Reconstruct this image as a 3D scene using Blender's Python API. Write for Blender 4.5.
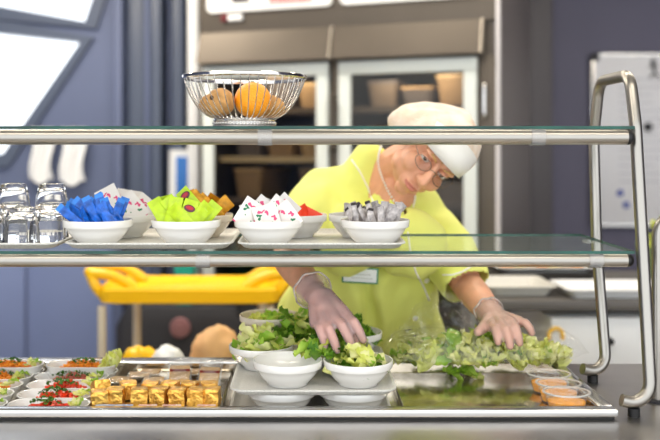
import bpy, bmesh, math, random
import numpy as np
from mathutils import Vector, Matrix, Euler, noise
from mathutils.bvhtree import BVHTree

random.seed(7)
PI = math.pi
for o in list(bpy.data.objects): bpy.data.objects.remove(o)
S = bpy.context.scene
C = S.collection

# ------------------------------------------------------------------ camera
CAMZ = 1.395
FPX, VX, VY = 900.0, 305.0, 147.0
cd = bpy.data.cameras.new('camera'); cam = bpy.data.objects.new('camera', cd); C.objects.link(cam)
cam.location = (0, 0, CAMZ); cam.rotation_euler = (PI/2, 0, 0)
cd.sensor_width = 36; cd.lens = FPX/660*36
cd.shift_x = (330-VX)/660; cd.shift_y = -(220-VY)/660
cd.clip_start = 0.05; cd.clip_end = 100
cd.dof.use_dof = True; cd.dof.focus_distance = 1.87; cd.dof.aperture_fstop = 2.0
S.camera = cam
def P(px, py, Y):                                  # a point of the place seen at px,py that stands Y metres away
    return Vector(((px-VX)/FPX*Y, Y, CAMZ-(py-VY)/FPX*Y))

# ------------------------------------------------------------------ world and lamps, exposure
w = bpy.data.worlds.new('world'); S.world = w; w.use_nodes = True
bg = w.node_tree.nodes['Background']
bg.inputs['Color'].default_value = (0.93, 0.97, 1.0, 1); bg.inputs['Strength'].default_value = 1.75
S.view_settings.view_transform = 'Standard'; S.view_settings.look = 'None'
S.view_settings.gamma = 1; S.view_settings.use_curve_mapping = False
S.view_settings.exposure = 0.47
LAMPS = [(-0.9, 2.45, 1.3, 6), (0.75, 2.45, 1.3, 5), (-0.9, 0.75, 1.3, 6), (0.75, 0.75, 1.3, 6), (0.3, 3.4, 1.2, 7), (-1.3, 3.9, 1.2, 26), (2.1, 3.4, 1.2, 10)]
CEIL = 2.75
for (x, y, L, e) in LAMPS:
    ld = bpy.data.lights.new('ceiling_lamp_light', 'AREA'); ld.shape = 'RECTANGLE'; ld.size = L; ld.size_y = 0.22
    ld.energy = e; ld.color = (1.0, 0.90, 0.74)
    lo = bpy.data.objects.new('ceiling_lamp_light', ld); C.objects.link(lo); lo.location = (x, y, CEIL-0.085)

# ------------------------------------------------------------------ helpers
def lin(c):
    c = c/255.0
    return c/12.92 if c <= 0.04045 else ((c+0.055)/1.055)**2.4
def rgb(r, g, b): return (lin(r), lin(g), lin(b), 1)

def mat(name, col, rough=0.5, metal=0.0, var=0.0, vscale=30, bump=0.0, bscale=80, trans=0.0, spec=0.5, emit=0, coat=0, stretch=None, col2=None, sheen=0, ior=1.45, alpha=1):
    m = bpy.data.materials.new(name); m.use_nodes = True
    nt = m.node_tree; b = nt.nodes['Principled BSDF']
    b.inputs['Base Color'].default_value = col
    b.inputs['Roughness'].default_value = rough; b.inputs['Metallic'].default_value = metal
    b.inputs['Transmission Weight'].default_value = trans; b.inputs['IOR'].default_value = ior
    b.inputs['Specular IOR Level'].default_value = spec
    b.inputs['Coat Weight'].default_value = coat
    b.inputs['Sheen Weight'].default_value = sheen
    b.inputs['Alpha'].default_value = alpha
    if emit:
        b.inputs['Emission Color'].default_value = col; b.inputs['Emission Strength'].default_value = emit
    if var or col2 or bump:
        tc = nt.nodes.new('ShaderNodeTexCoord'); mp = nt.nodes.new('ShaderNodeMapping')
        nt.links.new(tc.outputs['Object'], mp.inputs['Vector'])
        if stretch: mp.inputs['Scale'].default_value = stretch
        if var or col2:
            n = nt.nodes.new('ShaderNodeTexNoise'); n.inputs['Scale'].default_value = vscale; n.inputs['Detail'].default_value = 5
            nt.links.new(mp.outputs['Vector'], n.inputs['Vector'])
            r = nt.nodes.new('ShaderNodeValToRGB')
            r.color_ramp.elements[0].position = 0.35; r.color_ramp.elements[1].position = 0.65
            if col2: a, c = col, col2
            else:
                a = tuple(min(1, v*(1-var)) for v in col[:3])+(1,); c = tuple(min(1, v*(1+var)) for v in col[:3])+(1,)
            r.color_ramp.elements[0].color = a; r.color_ramp.elements[1].color = c
            nt.links.new(n.outputs['Fac'], r.inputs['Fac']); nt.links.new(r.outputs['Color'], b.inputs['Base Color'])
        if bump:
            n2 = nt.nodes.new('ShaderNodeTexNoise'); n2.inputs['Scale'].default_value = bscale; n2.inputs['Detail'].default_value = 4
            nt.links.new(mp.outputs['Vector'], n2.inputs['Vector'])
            bp = nt.nodes.new('ShaderNodeBump'); bp.inputs['Strength'].default_value = bump; bp.inputs['Distance'].default_value = 0.01
            nt.links.new(n2.outputs['Fac'], bp.inputs['Height']); nt.links.new(bp.outputs['Normal'], b.inputs['Normal'])
    return m

def film(name, tint=(1, 1, 1, 1), ior=1.5, rough=0.02, haze=0.0, hazecol=(.9, .9, .9, 1), bump=0, bscale=40, gloss=None):
    """thin clear sheet: light goes straight through, the surface mirrors by Fresnel, a little milky body"""
    m = bpy.data.materials.new(name); m.use_nodes = True; nt = m.node_tree
    nt.nodes.remove(nt.nodes['Principled BSDF']); out = nt.nodes['Material Output']
    t = nt.nodes.new('ShaderNodeBsdfTransparent'); t.inputs['Color'].default_value = tint
    g = nt.nodes.new('ShaderNodeBsdfGlossy'); g.inputs['Roughness'].default_value = rough
    f = nt.nodes.new('ShaderNodeFresnel'); f.inputs['IOR'].default_value = ior
    mx = nt.nodes.new('ShaderNodeMixShader')
    base = t.outputs[0]
    if haze:
        d = nt.nodes.new('ShaderNodeBsdfDiffuse'); d.inputs['Color'].default_value = hazecol
        h = nt.nodes.new('ShaderNodeMixShader'); h.inputs['Fac'].default_value = haze
        nt.links.new(t.outputs[0], h.inputs[1]); nt.links.new(d.outputs[0], h.inputs[2]); base = h.outputs[0]
    if bump:
        tc = nt.nodes.new('ShaderNodeTexCoord'); n2 = nt.nodes.new('ShaderNodeTexNoise'); n2.inputs['Scale'].default_value = bscale
        nt.links.new(tc.outputs['Object'], n2.inputs['Vector'])
        bp = nt.nodes.new('ShaderNodeBump'); bp.inputs['Strength'].default_value = bump; bp.inputs['Distance'].default_value = 0.01
        nt.links.new(n2.outputs['Fac'], bp.inputs['Height'])
        nt.links.new(bp.outputs['Normal'], g.inputs['Normal']); nt.links.new(bp.outputs['Normal'], f.inputs['Normal'])
    if gloss is None: nt.links.new(f.outputs[0], mx.inputs['Fac'])
    else: mx.inputs['Fac'].default_value = gloss
    nt.links.new(base, mx.inputs[1]); nt.links.new(g.outputs[0], mx.inputs[2])
    nt.links.new(mx.outputs[0], out.inputs['Surface'])
    return m

def leafmat(name, a, b):
    m = mat(name, a, 0.45, 0, col2=b, vscale=22, bump=0.25, bscale=120)
    nt = m.node_tree; pb = nt.nodes['Principled BSDF']; out = nt.nodes['Material Output']
    tr = nt.nodes.new('ShaderNodeBsdfTranslucent'); mx = nt.nodes.new('ShaderNodeMixShader'); mx.inputs['Fac'].default_value = 0.35
    src = pb.inputs['Base Color'].links[0].from_socket
    nt.links.new(src, tr.inputs['Color'])
    nt.links.new(pb.outputs[0], mx.inputs[1]); nt.links.new(tr.outputs[0], mx.inputs[2]); nt.links.new(mx.outputs[0], out.inputs['Surface'])
    return m

class MB:
    """collects shapes into one mesh"""
    def __init__(s): s.v = []; s.f = []; s.mi = []; s.cur = 0
    def add(s, vs, fs):
        o = len(s.v); s.v += [tuple(v) for v in vs]; s.f += [tuple(i+o for i in f) for f in fs]; s.mi += [s.cur]*len(fs); return s
    def box(s, x0, x1, y0, y1, z0, z1, M=None):
        vs = [Vector((x, y, z)) for z in (z0, z1) for (x, y) in ((x0, y0), (x1, y0), (x1, y1), (x0, y1))]
        if M: vs = [M @ v for v in vs]
        return s.add(vs, [(0, 3, 2, 1), (4, 5, 6, 7), (0, 1, 5, 4), (1, 2, 6, 5), (2, 3, 7, 6), (3, 0, 4, 7)])
    def rbox(s, x0, x1, y0, y1, z0, z1, b=0.004, M=None):
        """box with chamfered edges"""
        bm = bmesh.new(); bmesh.ops.create_cube(bm, size=1)
        for v in bm.verts: v.co = Vector(((x0+x1)/2+v.co.x*(x1-x0), (y0+y1)/2+v.co.y*(y1-y0), (z0+z1)/2+v.co.z*(z1-z0)))
        bmesh.ops.bevel(bm, geom=bm.edges[:], offset=b, segments=2, profile=0.5, affect='EDGES')
        return s.frombm(bm, M)
    def frombm(s, bm, M=None):
        bm.verts.ensure_lookup_table(); bm.verts.index_update()
        vs = [(M @ v.co) if M else v.co.copy() for v in bm.verts]; fs = [[v.index for v in f.verts] for f in bm.faces]
        bm.free(); return s.add(vs, fs)
    def lathe(s, prof, n=32, M=None, close=False, sx=1, sy=1):
        vs = []; fs = []
        k = len(prof)
        for i in range(n):
            a = 2*PI*i/n
            for (r, z) in prof:
                v = Vector((r*math.cos(a)*sx, r*math.sin(a)*sy, z)); vs.append(M @ v if M else v)
        for i in range(n):
            j = (i+1) % n
            for q in range(k-1 if not close else k):
                q2 = (q+1) % k
                if prof[q][0] == 0 and prof[q2][0] == 0: continue
                fs.append((i*k+q, j*k+q, j*k+q2, i*k+q2))
        return s.add(vs, fs)
    def tube(s, pts, r, n=10, cap=True, closed=False):
        pts = [Vector(p) for p in pts]; rs = r if isinstance(r, (list, tuple)) else [r]*len(pts)
        N = len(pts); vs = []; fs = []
        prevn = None
        for i, p in enumerate(pts):
            if closed: t = pts[(i+1) % N]-pts[(i-1) % N]
            else: t = pts[min(i+1, N-1)]-pts[max(i-1, 0)]
            t.normalize()
            if prevn is None:
                a = Vector((0, 0, 1)) if abs(t.z) < 0.9 else Vector((1, 0, 0))
                nn = a.cross(t).normalized()
            else:
                nn = (prevn-t*prevn.dot(t)).normalized()
            prevn = nn; bn = t.cross(nn)
            for k in range(n):
                a = 2*PI*k/n; vs.append(p+(nn*math.cos(a)+bn*math.sin(a))*rs[i])
        for i in range(N if closed else N-1):
            j = (i+1) % N
            for k in range(n):
                k2 = (k+1) % n; fs.append((i*n+k, i*n+k2, j*n+k2, j*n+k))
        if cap and not closed:
            fs.append(tuple(reversed(range(n)))); fs.append(tuple((N-1)*n+k for k in range(n)))
        return s.add(vs, fs)
    def sphere(s, c, r, seg=20, rings=14, M=None):
        c = Vector(c); rr = Vector(r) if not isinstance(r, (int, float)) else Vector((r, r, r))
        bm = bmesh.new(); bmesh.ops.create_uvsphere(bm, u_segments=seg, v_segments=rings, radius=1)
        for v in bm.verts:
            q = Vector((v.co.x*rr.x, v.co.y*rr.y, v.co.z*rr.z))
            v.co = (M @ q if M else q)+c
        return s.frombm(bm)
    def rrloft(s, rings, n=6, cap0=True, cap1=True, M=None):
        """rings of rounded rectangles (hx, hy, r, z)"""
        vs = []; fs = []; per = 4*(n+1)
        for (hx, hy, r, z) in rings:
            r = min(r, hx, hy)
            for q, (cx, cy) in enumerate(((hx-r, hy-r), (-hx+r, hy-r), (-hx+r, -hy+r), (hx-r, -hy+r))):
                for i in range(n+1):
                    a = PI/2*q+PI/2*i/n
                    v = Vector((cx+r*math.cos(a), cy+r*math.sin(a), z)); vs.append(M @ v if M else v)
        for i in range(len(rings)-1):
            for k in range(per):
                k2 = (k+1) % per; fs.append((i*per+k, i*per+k2, (i+1)*per+k2, (i+1)*per+k))
        if cap0: fs.append(tuple(reversed(range(per))))
        if cap1: fs.append(tuple((len(rings)-1)*per+k for k in range(per)))
        return s.add(vs, fs)
    def mesh(s, name, mats, angle=35):
        me = bpy.data.meshes.new(name); me.from_pydata(s.v, [], s.f)
        for m in (mats if isinstance(mats, (list, tuple)) else [mats]): me.materials.append(m)
        me.polygons.foreach_set('material_index', s.mi)
        me.validate(); 
        bm = bmesh.new(); bm.from_mesh(me); bmesh.ops.recalc_face_normals(bm, faces=bm.faces); bm.to_mesh(me); bm.free()
        me.shade_smooth(); me.set_sharp_from_angle(angle=math.radians(angle))
        me.update(); return me
    def build(s, name, mats, parent=None, angle=35, loc=None, rot=None):
        return obj(name, s.mesh(name, mats, angle), parent, loc, rot)

def obj(name, me, parent=None, loc=None, rot=None, scale=None):
    o = bpy.data.objects.new(name, me); C.objects.link(o)
    if parent: o.parent = parent
    if loc is not None: o.location = loc
    if rot is not None: o.rotation_euler = rot
    if scale is not None: o.scale = scale
    return o
def tag(o, label=None, cat=None, group=None, kind=None):
    if label: o['label'] = label
    if cat: o['category'] = cat
    if group: o['group'] = group
    if kind: o['kind'] = kind
    return o
def thing(name, label, cat, loc=(0, 0, 0), rz=0, group=None):
    o = bpy.data.objects.new(name, None); C.objects.link(o); o.location = loc; o.rotation_euler = (0, 0, rz); o.empty_display_size = 0.05
    return tag(o, label, cat, group)
def dup(root, loc, rz=None, label=None, group=None):
    r = root.copy(); C.objects.link(r); r.location = loc
    if rz is not None: r.rotation_euler = (0, 0, rz)
    if label: r['label'] = label
    if group: r['group'] = group
    for ch in root.children:
        c = ch.copy(); C.objects.link(c); c.parent = r
        for g in ch.children:
            d = g.copy(); C.objects.link(d); d.parent = c
    return r
def struct(name, mb, m, parent=None, angle=35):
    o = mb.build(name, m, parent, angle); o['kind'] = 'structure'; return o
def bez(pts, k=8):
    """smooth path through points (Catmull-Rom)"""
    pts = [Vector(p) for p in pts]; out = []
    for i in range(len(pts)-1):
        p0 = pts[max(i-1, 0)]; p1 = pts[i]; p2 = pts[i+1]; p3 = pts[min(i+2, len(pts)-1)]
        for j in range(k):
            t = j/k
            out.append(0.5*((2*p1)+(p2-p0)*t+(2*p0-5*p1+4*p2-p3)*t*t+(3*p1-p0-3*p2+p3)*t**3))
    out.append(pts[-1]); return out
def fillet(pts, rads, k=8):
    """polyline with rounded corners"""
    pts = [Vector(p) for p in pts]; out = [pts[0]]
    for i in range(1, len(pts)-1):
        a, b, c = pts[i-1], pts[i], pts[i+1]; r = rads[i-1]
        u = (a-b).normalized(); v = (c-b).normalized(); ang = u.angle(v); d = r/math.tan(ang/2)
        s_, e_ = b+u*d, b+v*d
        cen = b+(u+v).normalized()*(r/math.sin(ang/2))
        for j in range(k+1):
            t = j/k; q = (s_-cen).slerp(e_-cen, t) if hasattr(Vector, 'slerp') else (s_-cen).lerp(e_-cen, t)
            out.append(cen+q.normalized()*r)
    out.append(pts[-1]); return out

# ------------------------------------------------------------------ materials
M = {}
M['steel'] = mat('brushed_steel', (0.62, 0.61, 0.60, 1), 0.26, 1, var=0.10, vscale=6, stretch=(1, 40, 40))
M['tube'] = mat('satin_tube_steel', (0.35, 0.33, 0.30, 1), 0.30, 1)
M['counter'] = mat('counter_steel', (0.48, 0.455, 0.435, 1), 0.30, 1, var=0.12, vscale=5, bump=0.03, bscale=30)
M['rim'] = mat('rim_steel', (0.62, 0.62, 0.62, 1), 0.24, 1)
M['well'] = mat('well_steel', (0.66, 0.61, 0.53, 1), 0.17, 1, var=0.15, vscale=14, bump=0.06, bscale=45)
M['fridge'] = mat('fridge_steel', rgb(93, 86, 79), 0.45, 0.75, var=0.06, vscale=4)
M['fridge_side'] = mat('fridge_side_panel', rgb(112, 106, 106), 0.5, 0.3)
M['chrome'] = mat('chrome', (0.58, 0.56, 0.54, 1), 0.10, 1)
M['glass'] = film('shelf_glass', (0.97, 0.987, 0.98, 1), 1.25, 0.01, haze=0.03, hazecol=(.8, .95, .9, 1), gloss=0.10)
M['glass_edge'] = mat('glass_edge_green', rgb(8, 66, 56), 0.12, 0, var=0.4, vscale=9)
M['doorglass'] = film('door_glass', (0.85, 0.83, 0.80, 1), 1.3, 0.03)
M['winglass'] = film('window_glass', (0.97, 0.98, 1, 1), 1.45, 0.01)
M['tumbler'] = mat('clear_tumbler', (1, 1, 1, 1), 0.03, 0, trans=1.0, ior=1.33)
M['cup'] = film('clear_cup_plastic', (0.985, 0.98, 0.97, 1), 1.3, 0.08, haze=0.045, gloss=0.05)
M['clip'] = film('clear_clip_plastic', (0.88, 0.87, 0.86, 1), 1.5, 0.12, haze=0.22)
M['bag'] = film('clear_bag_film', (0.99, 0.99, 0.985, 1), 1.12, 0.04, haze=0.004, bump=0.8, bscale=22, gloss=0.042)
M['wrap'] = film('clear_wrapper_film', (0.95, 0.95, 0.94, 1), 1.5, 0.08, haze=0.10, bump=0.6, bscale=90, gloss=0.12)
M['porcelain'] = mat('white_porcelain', rgb(228, 226, 222), 0.16, 0, coat=0.3)
M['cream'] = mat('cream_porcelain', rgb(226, 214, 196), 0.2, 0, coat=0.4)
M['tray'] = mat('speckled_tray', rgb(196, 194, 188), 0.45, 0, col2=rgb(216, 214, 208), vscale=300)
M['black'] = mat('black_plastic', rgb(22, 22, 24), 0.45)
M['dark'] = mat('dark_cabinet', rgb(40, 40, 46), 0.6)
M['white'] = mat('white_paint', rgb(232, 233, 235), 0.45)
M['wall_blue'] = mat('blue_grey_wall', rgb(93, 103, 134), 0.55, var=0.05, vscale=2)
M['wall_purple'] = mat('slate_purple_wall', rgb(92, 90, 110), 0.6, var=0.04, vscale=2)
M['frame_blue'] = mat('blue_grey_frame', rgb(74, 84, 106), 0.4)
M['yellow'] = mat('yellow_plastic', rgb(252, 196, 8), 0.35)
M['tunic'] = mat('lime_tunic_cotton', rgb(230, 233, 122), 0.75, 0, bump=0.10, bscale=260, sheen=0.1)
M['skin'] = mat('skin', rgb(224, 164, 132), 0.48, 0, var=0.10, vscale=18, bump=0.05, bscale=160)
M['skin'].node_tree.nodes['Principled BSDF'].inputs['Subsurface Weight'].default_value = 0.12
M['skin'].node_tree.nodes['Principled BSDF'].inputs['Subsurface Radius'].default_value = (0.02, 0.008, 0.005)
M['skin'].node_tree.nodes['Principled BSDF'].inputs['Subsurface Scale'].default_value = 0.3
M['lip'] = mat('lip', rgb(204, 126, 108), 0.45)
M['hair'] = mat('blond_hair', rgb(196, 150, 92), 0.5, 0, var=0.3, vscale=120)
M['net'] = mat('beige_hairnet', rgb(226, 202, 180), 0.75, 0, col2=rgb(240, 226, 212), vscale=24, bump=0.3, bscale=120)
M['capwhite'] = mat('white_cap_cloth', rgb(240, 236, 230), 0.7)
M['eye'] = mat('eye_white', rgb(226, 218, 210), 0.2)
M['iris'] = mat('iris', rgb(60, 48, 38), 0.15)
M['glove'] = film('translucent_glove', (0.93, 0.86, 0.86, 1), 1.4, 0.25, haze=0.36, hazecol=rgb(222, 200, 200), bump=0.5, bscale=60)
M['glove_clear'] = film('clear_glove', (0.98, 0.95, 0.94, 1), 1.4, 0.3, haze=0.30, hazecol=rgb(244, 222, 212), bump=0.2, bscale=60)
M['leaf_light'] = leafmat('lettuce_light', rgb(218, 226, 98), rgb(244, 244, 164))
M['leaf_mid'] = leafmat('lettuce_green', rgb(140, 188, 52), rgb(188, 218, 92))
M['leaf_dark'] = leafmat('lettuce_dark', rgb(74, 128, 34), rgb(124, 168, 54))
M['leaf_pale'] = leafmat('lettuce_pale', rgb(246, 243, 190), rgb(226, 232, 134))

# ------------------------------------------------------------------ setting
CZ = 0.87
struct('floor', MB().box(-4, 5, -1.5, 7, -0.05, 0), mat('floor_tiles', rgb(176, 168, 158), 0.35, var=0.08, vscale=3))
ceil = struct('ceiling', MB().box(-4, 5, -0.2, 7, CEIL, CEIL+0.06), mat('ceiling_paint', rgb(214, 212, 208), 0.8))
for i, (x, y, L, e) in enumerate(LAMPS):
    t = thing('ceiling_lamp', ['long warm ceiling lamp above the salad counter on the window side', 'long warm ceiling lamp above the salad counter on the whiteboard side',
        'long warm ceiling lamp over the guests at the window end', 'long warm ceiling lamp over the guests at the whiteboard end', 'short warm ceiling lamp in front of the refrigerator', 'short warm ceiling lamp near the slanted window',
        'short warm ceiling lamp over the back worktable'][i], 'lamp', (x, y, CEIL), 0, 'ceiling lamps')
    MB().box(-L/2-0.03, L/2+0.03, -0.14, 0.14, -0.06, 0).build('housing', M['white'], t)
    MB().rbox(-L/2, L/2, -0.11, 0.11, -0.075, -0.0605, 0.005).build('diffuser', mat('lamp_diffuser', (1, .92, .8, 1), 0.5, emit=3.0), t)

def poly_wall(name, outer, holes, y, th, m):
    """wall standing at distance y with openings, outlines in world x,z"""
    cu = bpy.data.curves.new(name, 'CURVE'); cu.dimensions = '2D'; cu.fill_mode = 'BOTH'; cu.extrude = th/2
    for ol in [outer]+holes:
        sp = cu.splines.new('POLY'); sp.points.add(len(ol)-1); sp.use_cyclic_u = True
        for p, (x, z) in zip(sp.points, ol): p.co = (x, z, 0, 1)
    tmp = bpy.data.objects.new(name, cu); C.objects.link(tmp); bpy.context.view_layer.update()
    me = bpy.data.meshes.new_from_object(tmp.evaluated_get(bpy.context.evaluated_depsgraph_get())); bpy.data.objects.remove(tmp)
    me.transform(Matrix.Translation((0, y+th/2, 0)) @ Matrix.Rotation(PI/2, 4, 'X'))
    me.materials.clear(); me.materials.append(m); me.name = name
    o = obj(name, me); o['kind'] = 'structure'; return o
WY = 5.0
def W2(px, py, Y=WY): p = P(px, py, Y); return (p.x, p.z)
win1 = [W2(-120, -8), W2(-120, -95), W2(128, -95), W2(89, 24), W2(0, 10)]
win2 = [W2(-120, 14), W2(0, 30), W2(85, 41), W2(6, 157), W2(-120, 157)]
poly_wall('wall_back', [(-4, 0), (1.3, 0), (1.3, CEIL), (-4, CEIL)], [[(x, z) for x, z in reversed(win1)], [(x, z) for x, z in reversed(win2)]], WY, 0.2, M['wall_blue'])
for i, wn in enumerate((win1, win2)):
    n = len(wn); fr = MB(); cx = sum(p[0] for p in wn)/n; cz = sum(p[1] for p in wn)/n
    pts = [Vector((x, WY-0.03, z)) for x, z in wn]
    # proud frame following the opening
    vs = []; 
    for p in pts:
        d = Vector((cx-p.x, 0, cz-p.z)).normalized()
        vs += [p-d*0.055+Vector((0, 0.0, 0)), p+d*0.02, p+d*0.02+Vector((0, 0.12, 0)), p-d*0.055+Vector((0, 0.06, 0))]
    fs = []
    for a in range(n):
        b = (a+1) % n
        for k in range(4): fs.append((a*4+k, b*4+k, b*4+(k+1) % 4, a*4+(k+1) % 4))
    wo = struct('window_%d' % (i+1), MB().add(vs, fs), M['frame_blue'])
    pane = MB().add([Vector((x, WY+0.06, z)) for x, z in wn]+[Vector((x, WY+0.068, z)) for x, z in wn],
        [tuple(range(n)), tuple(reversed(range(n, 2*n)))]+[(a, (a+1) % n, n+(a+1) % n, n+a) for a in range(n)])
    pane.build('pane', M['winglass'], wo)
# vertical panels standing off the blue wall
m_low = mat('brighter_blue_panel', rgb(116, 130, 172), .5, var=.04, vscale=2)
k = 1
for (x0, x1, dep) in ((-60, 26, .02), (28, 114, .02), (117, 126, .10), (128, 146, .03), (147, 153, .09), (155, 166, .15), (168, 173, .05), (175, 187, .12)):
    a = (x0-VX)/FPX*WY; b = (x1-VX)/FPX*WY
    if x1 < 116: z1 = 0.96
    else: z1 = CEIL
    struct('trim_%d' % k, MB().rbox(a, b, WY-dep, WY+0.01, 0, z1, 0.012), (m_low if x1 < 116 else (M['wall_blue'] if k % 2 else M['frame_blue']))); k += 1
struct('trim_9', MB().rbox(-0.604, -0.545, 4.62, 4.69, 0, CEIL, 0.012), M['white'])
# right hand wall, its dark pillar
struct('wall_right', MB().box(1.2, 5, 5.2, 5.4, 0, CEIL), M['wall_purple'])
struct('trim_10', MB().rbox(1.05, 1.365, 4.95, 5.19, 0, CEIL, 0.015), mat('dark_grey_pillar', rgb(84, 80, 84), 0.5))
struct('wall_left', MB().box(-4.1, -4, -0.2, 5.2, 0, CEIL), M['wall_blue'])
struct('wall_side', MB().box(5, 5.1, -0.2, 5.4, 0, CEIL), M['wall_purple'])

# ------------------------------------------------------------------ counter and food well
t = thing('serving_counter', 'brushed stainless steel serving counter carrying the food well', 'counter', (0, 0, 0))
WX0, WX1, WYa, WYb = -1.2, 0.572, 1.757, 2.112
top = MB()
top.box(-1.6, 1.7, 1.30, WYa, CZ-0.04, CZ); top.box(-1.6, 1.7, WYb, 2.18, CZ-0.04, CZ)
top.box(WX1, 1.7, WYa, WYb, CZ-0.04, CZ); top.box(-1.6, WX0, WYa, WYb, CZ-0.04, CZ)
top.build('worktop', M['counter'], t)
MB().box(-1.6, 1.7, 1.36, 2.14, 0.10, CZ-0.10).build('cabinet_body', M['steel'], t)
MB().box(-1.6, 1.7, 1.42, 2.10, 0.0, 0.10).build('plinth', M['dark'], t)
t = thing('food_well', 'long drop-in stainless food well with raised bright rim in the counter', 'food well', (0, 0, 0))
r = MB(); RZ0, RZ1 = CZ+0.0055, CZ+0.0205
for (a, b, c, d) in ((WX0-.03, WX1+.03, WYa-.03, WYa), (WX0-.03, WX1+.03, WYb, WYb+.05), (WX0-.03, WX0, WYa, WYb), (WX1, WX1+.03, WYa, WYb)):
    r.rbox(a, b, c, d, RZ0, RZ1, 0.004)
r.build('rim', M['rim'], t)
g = MB()  # black strip stands in for the dark shadow line beneath the rim
for (a, b, c, d) in ((WX0-.024, WX1+.024, WYa-.024, WYa), (WX0-.024, WX1+.024, WYb, WYb+.044), (WX0-.024, WX0, WYa, WYb), (WX1, WX1+.024, WYa, WYb)): g.box(a, b, c, d, CZ+.0002, RZ0)
g.build('rim_shadow_strip', M['black'], t)
b = MB(); b.box(WX0, WX1, WYa, WYb, 0.838, 0.845)
b.box(WX0, WX0+.003, WYa, WYb, .845, RZ1-.003); b.box(WX1-.003, WX1, WYa, WYb, .845, RZ1-.003); b.box(WX0, WX1, WYa, WYa+.003, .845, RZ1-.003); b.box(WX0, WX1, WYb-.003, WYb, .845, RZ1-.003)
b.build('basin', M['well'], t)
MB().rbox(0.20, WX1-.004, WYa+.004, WYb-.004, 0.845, 0.866, 0.003).build('cooling_plate', M['well'], t)
FZ = 0.845
# ------------------------------------------------------------------ shelf unit
t = thing('glass_shelf_rack', 'two-tier glass shelf rack on bent steel tube hoops over the counter', 'shelf rack', (0, 0, 0))
Z1, Z2 = 1.187, 1.437                              # upper faces of the glass
SX0, SX1, SY0, SY1 = -1.25, 0.660, 1.80, 2.155
for (z, y1) in ((Z1, SY1), (Z2, SY1-0.02)):
    g = MB(); g.box(SX0, SX1, SY0, y1, z-0.006, z)
    g.mi = [0, 0, 1, 1, 1, 1]
    g.build('glass_shelf', [M['glass'], M['glass_edge']], t)
def xlathe(mb, prof, x, y, z, n=24):
    Mx = Matrix.Translation((x, y, z)) @ Matrix.Rotation(PI/2, 4, 'Y')
    mb.lathe(prof, n, Mx, close=False); return mb
for z, yy in ((Z1-0.0065-0.0135, SY0+0.012), (Z2-0.0065-0.0155, SY0+0.012)):
    R = 0.0135 if z < 1.3 else 0.0155
    rail = MB().tube([(SX0, yy, z), (SX1-0.012, yy, z)], R, 24).build('front_rail', M['tube'], t)
    xlathe(MB(), [(0, -0.001), (R+.0003, -0.001), (R+.0003, 0.004), (R*.75, .010), (R*.35, 0.013), (0, 0.0135)], SX1-0.012, yy, z).build('end_cap', M['black'], t)
    for px in ((265, 538) if z > 1.3 else (203, 596)):
        x = (px-VX)/FPX*(SY0+.005)
        xlathe(MB(), [(R, -.014), (R+.002, -.014), (R+.002, .014), (R, .014)], x, yy, z).build('clip', M['clip'], t)
        
def hoop(x, sgn):
    yo = 0
    f = [(x-sgn*0.056, 1.757, .901), (x+sgn*0.002, 1.757, .886), (x, 1.797, 1.19), (x, 1.835, 1.44), (x, 1.868, 1.545), (x, 2.06, 1.545), (x, 2.100, 1.42), (x, 2.080, 1.17), (x+sgn*0.002, 2.016, .886), (x-sgn*0.056, 2.004, .901)]
    path = fillet(f, [0.038, 0.3, 0.1, 0.045, 0.05, 0.12, 0.3, 0.038], 9)
    MB().tube(path, 0.0125, 16).build('hoop', M['tube'], t)
    for (fy) in (1.757, 2.009):
        MB().lathe([(0, CZ), (.0115, CZ), (.0115, .886), (0, .886)], 16, Matrix.Translation((x-sgn*0.032, fy, 0))).build('foot', M['black'], t)
hoop(0.674, 1); hoop(-1.262, -1)
for z in (Z1, Z2):
    MB().rbox(.646, .664, 2.066, 2.10, z-.014, z-.0062, .002).build('glass_support', M['clip'], t)
# neighbouring tube at the frame's right edge
t = thing('tube_post', 'steel tube post with flange standing on the counter past the shelf rack', 'post', (0.727, 1.857, CZ))
MB().tube(fillet([(0, 0, 0.004), (0, 0, .39), (0.30, 0.0, .39), (0.30, 0, 0.004)], [0.05, 0.05], 8), 0.0115, 14).build('tube', M['tube'], t)
for dx in (0, 0.30):
    MB().lathe([(0, 0), (.021, 0), (.021, .004), (.013, .0055), (0, .0055)], 20, Matrix.Translation((dx, 0, 0))).build('flange', M['dark'], t)

# ------------------------------------------------------------------ bowls, trays, dishes
RB = 0.0725
BOWL = [(0, .003), (.036, .003), (.038, 0), (.041, 0), (.042, .004), (.052, .013), (.061, .025), (.0655, .0335), (.0705, .0355), (.0715, .0375), (.0725, .0495), (.0715, .051), (.0695, .0505), (.068, .040), (.062, .030), (.052, .016), (.038, .0075), (0, .0065)]
bowl_me = MB().lathe(BOWL, 40).mesh('bowl', M['porcelain'], 50)
cream_me = MB().lathe(BOWL, 40).mesh('bowl', M['cream'], 50)
def bowl(x, y, z, label, group, me=bowl_me):
    o = obj('bowl', me, None, (x, y, z), (0, 0, random.random()*6)); return tag(o, label, 'bowl', group)
def tray_me(hx, hy):
    m = MB().rrloft([(hx-.018, hy-.018, .02, 0), (hx-.012, hy-.012, .024, .002), (hx-.004, hy-.004, .03, .010), (hx, hy, .032, .0105), (hx, hy, .032, .0135), (hx-.005, hy-.005, .03, .0135), (hx-.014, hy-.014, .024, .004), (hx-.02, hy-.02, .02, .003)], 8)
    return m.mesh('serving_tray', M['tray'], 40)
TRm = tray_me(0.172, 0.165)
def tray(x, y, z, label, group, me=TRm): return tag(obj('serving_tray', me, None, (x, y, z)), label, 'tray', group)
TG = 'speckled trays on the glass shelf'
TY = 1.982
tray(-0.674, TY, Z1+.0005, 'speckled tray under the upturned glasses', TG)
tray(-0.3195, TY, Z1+.0005, 'speckled tray under the blue and green sachet bowls', TG)
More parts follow.
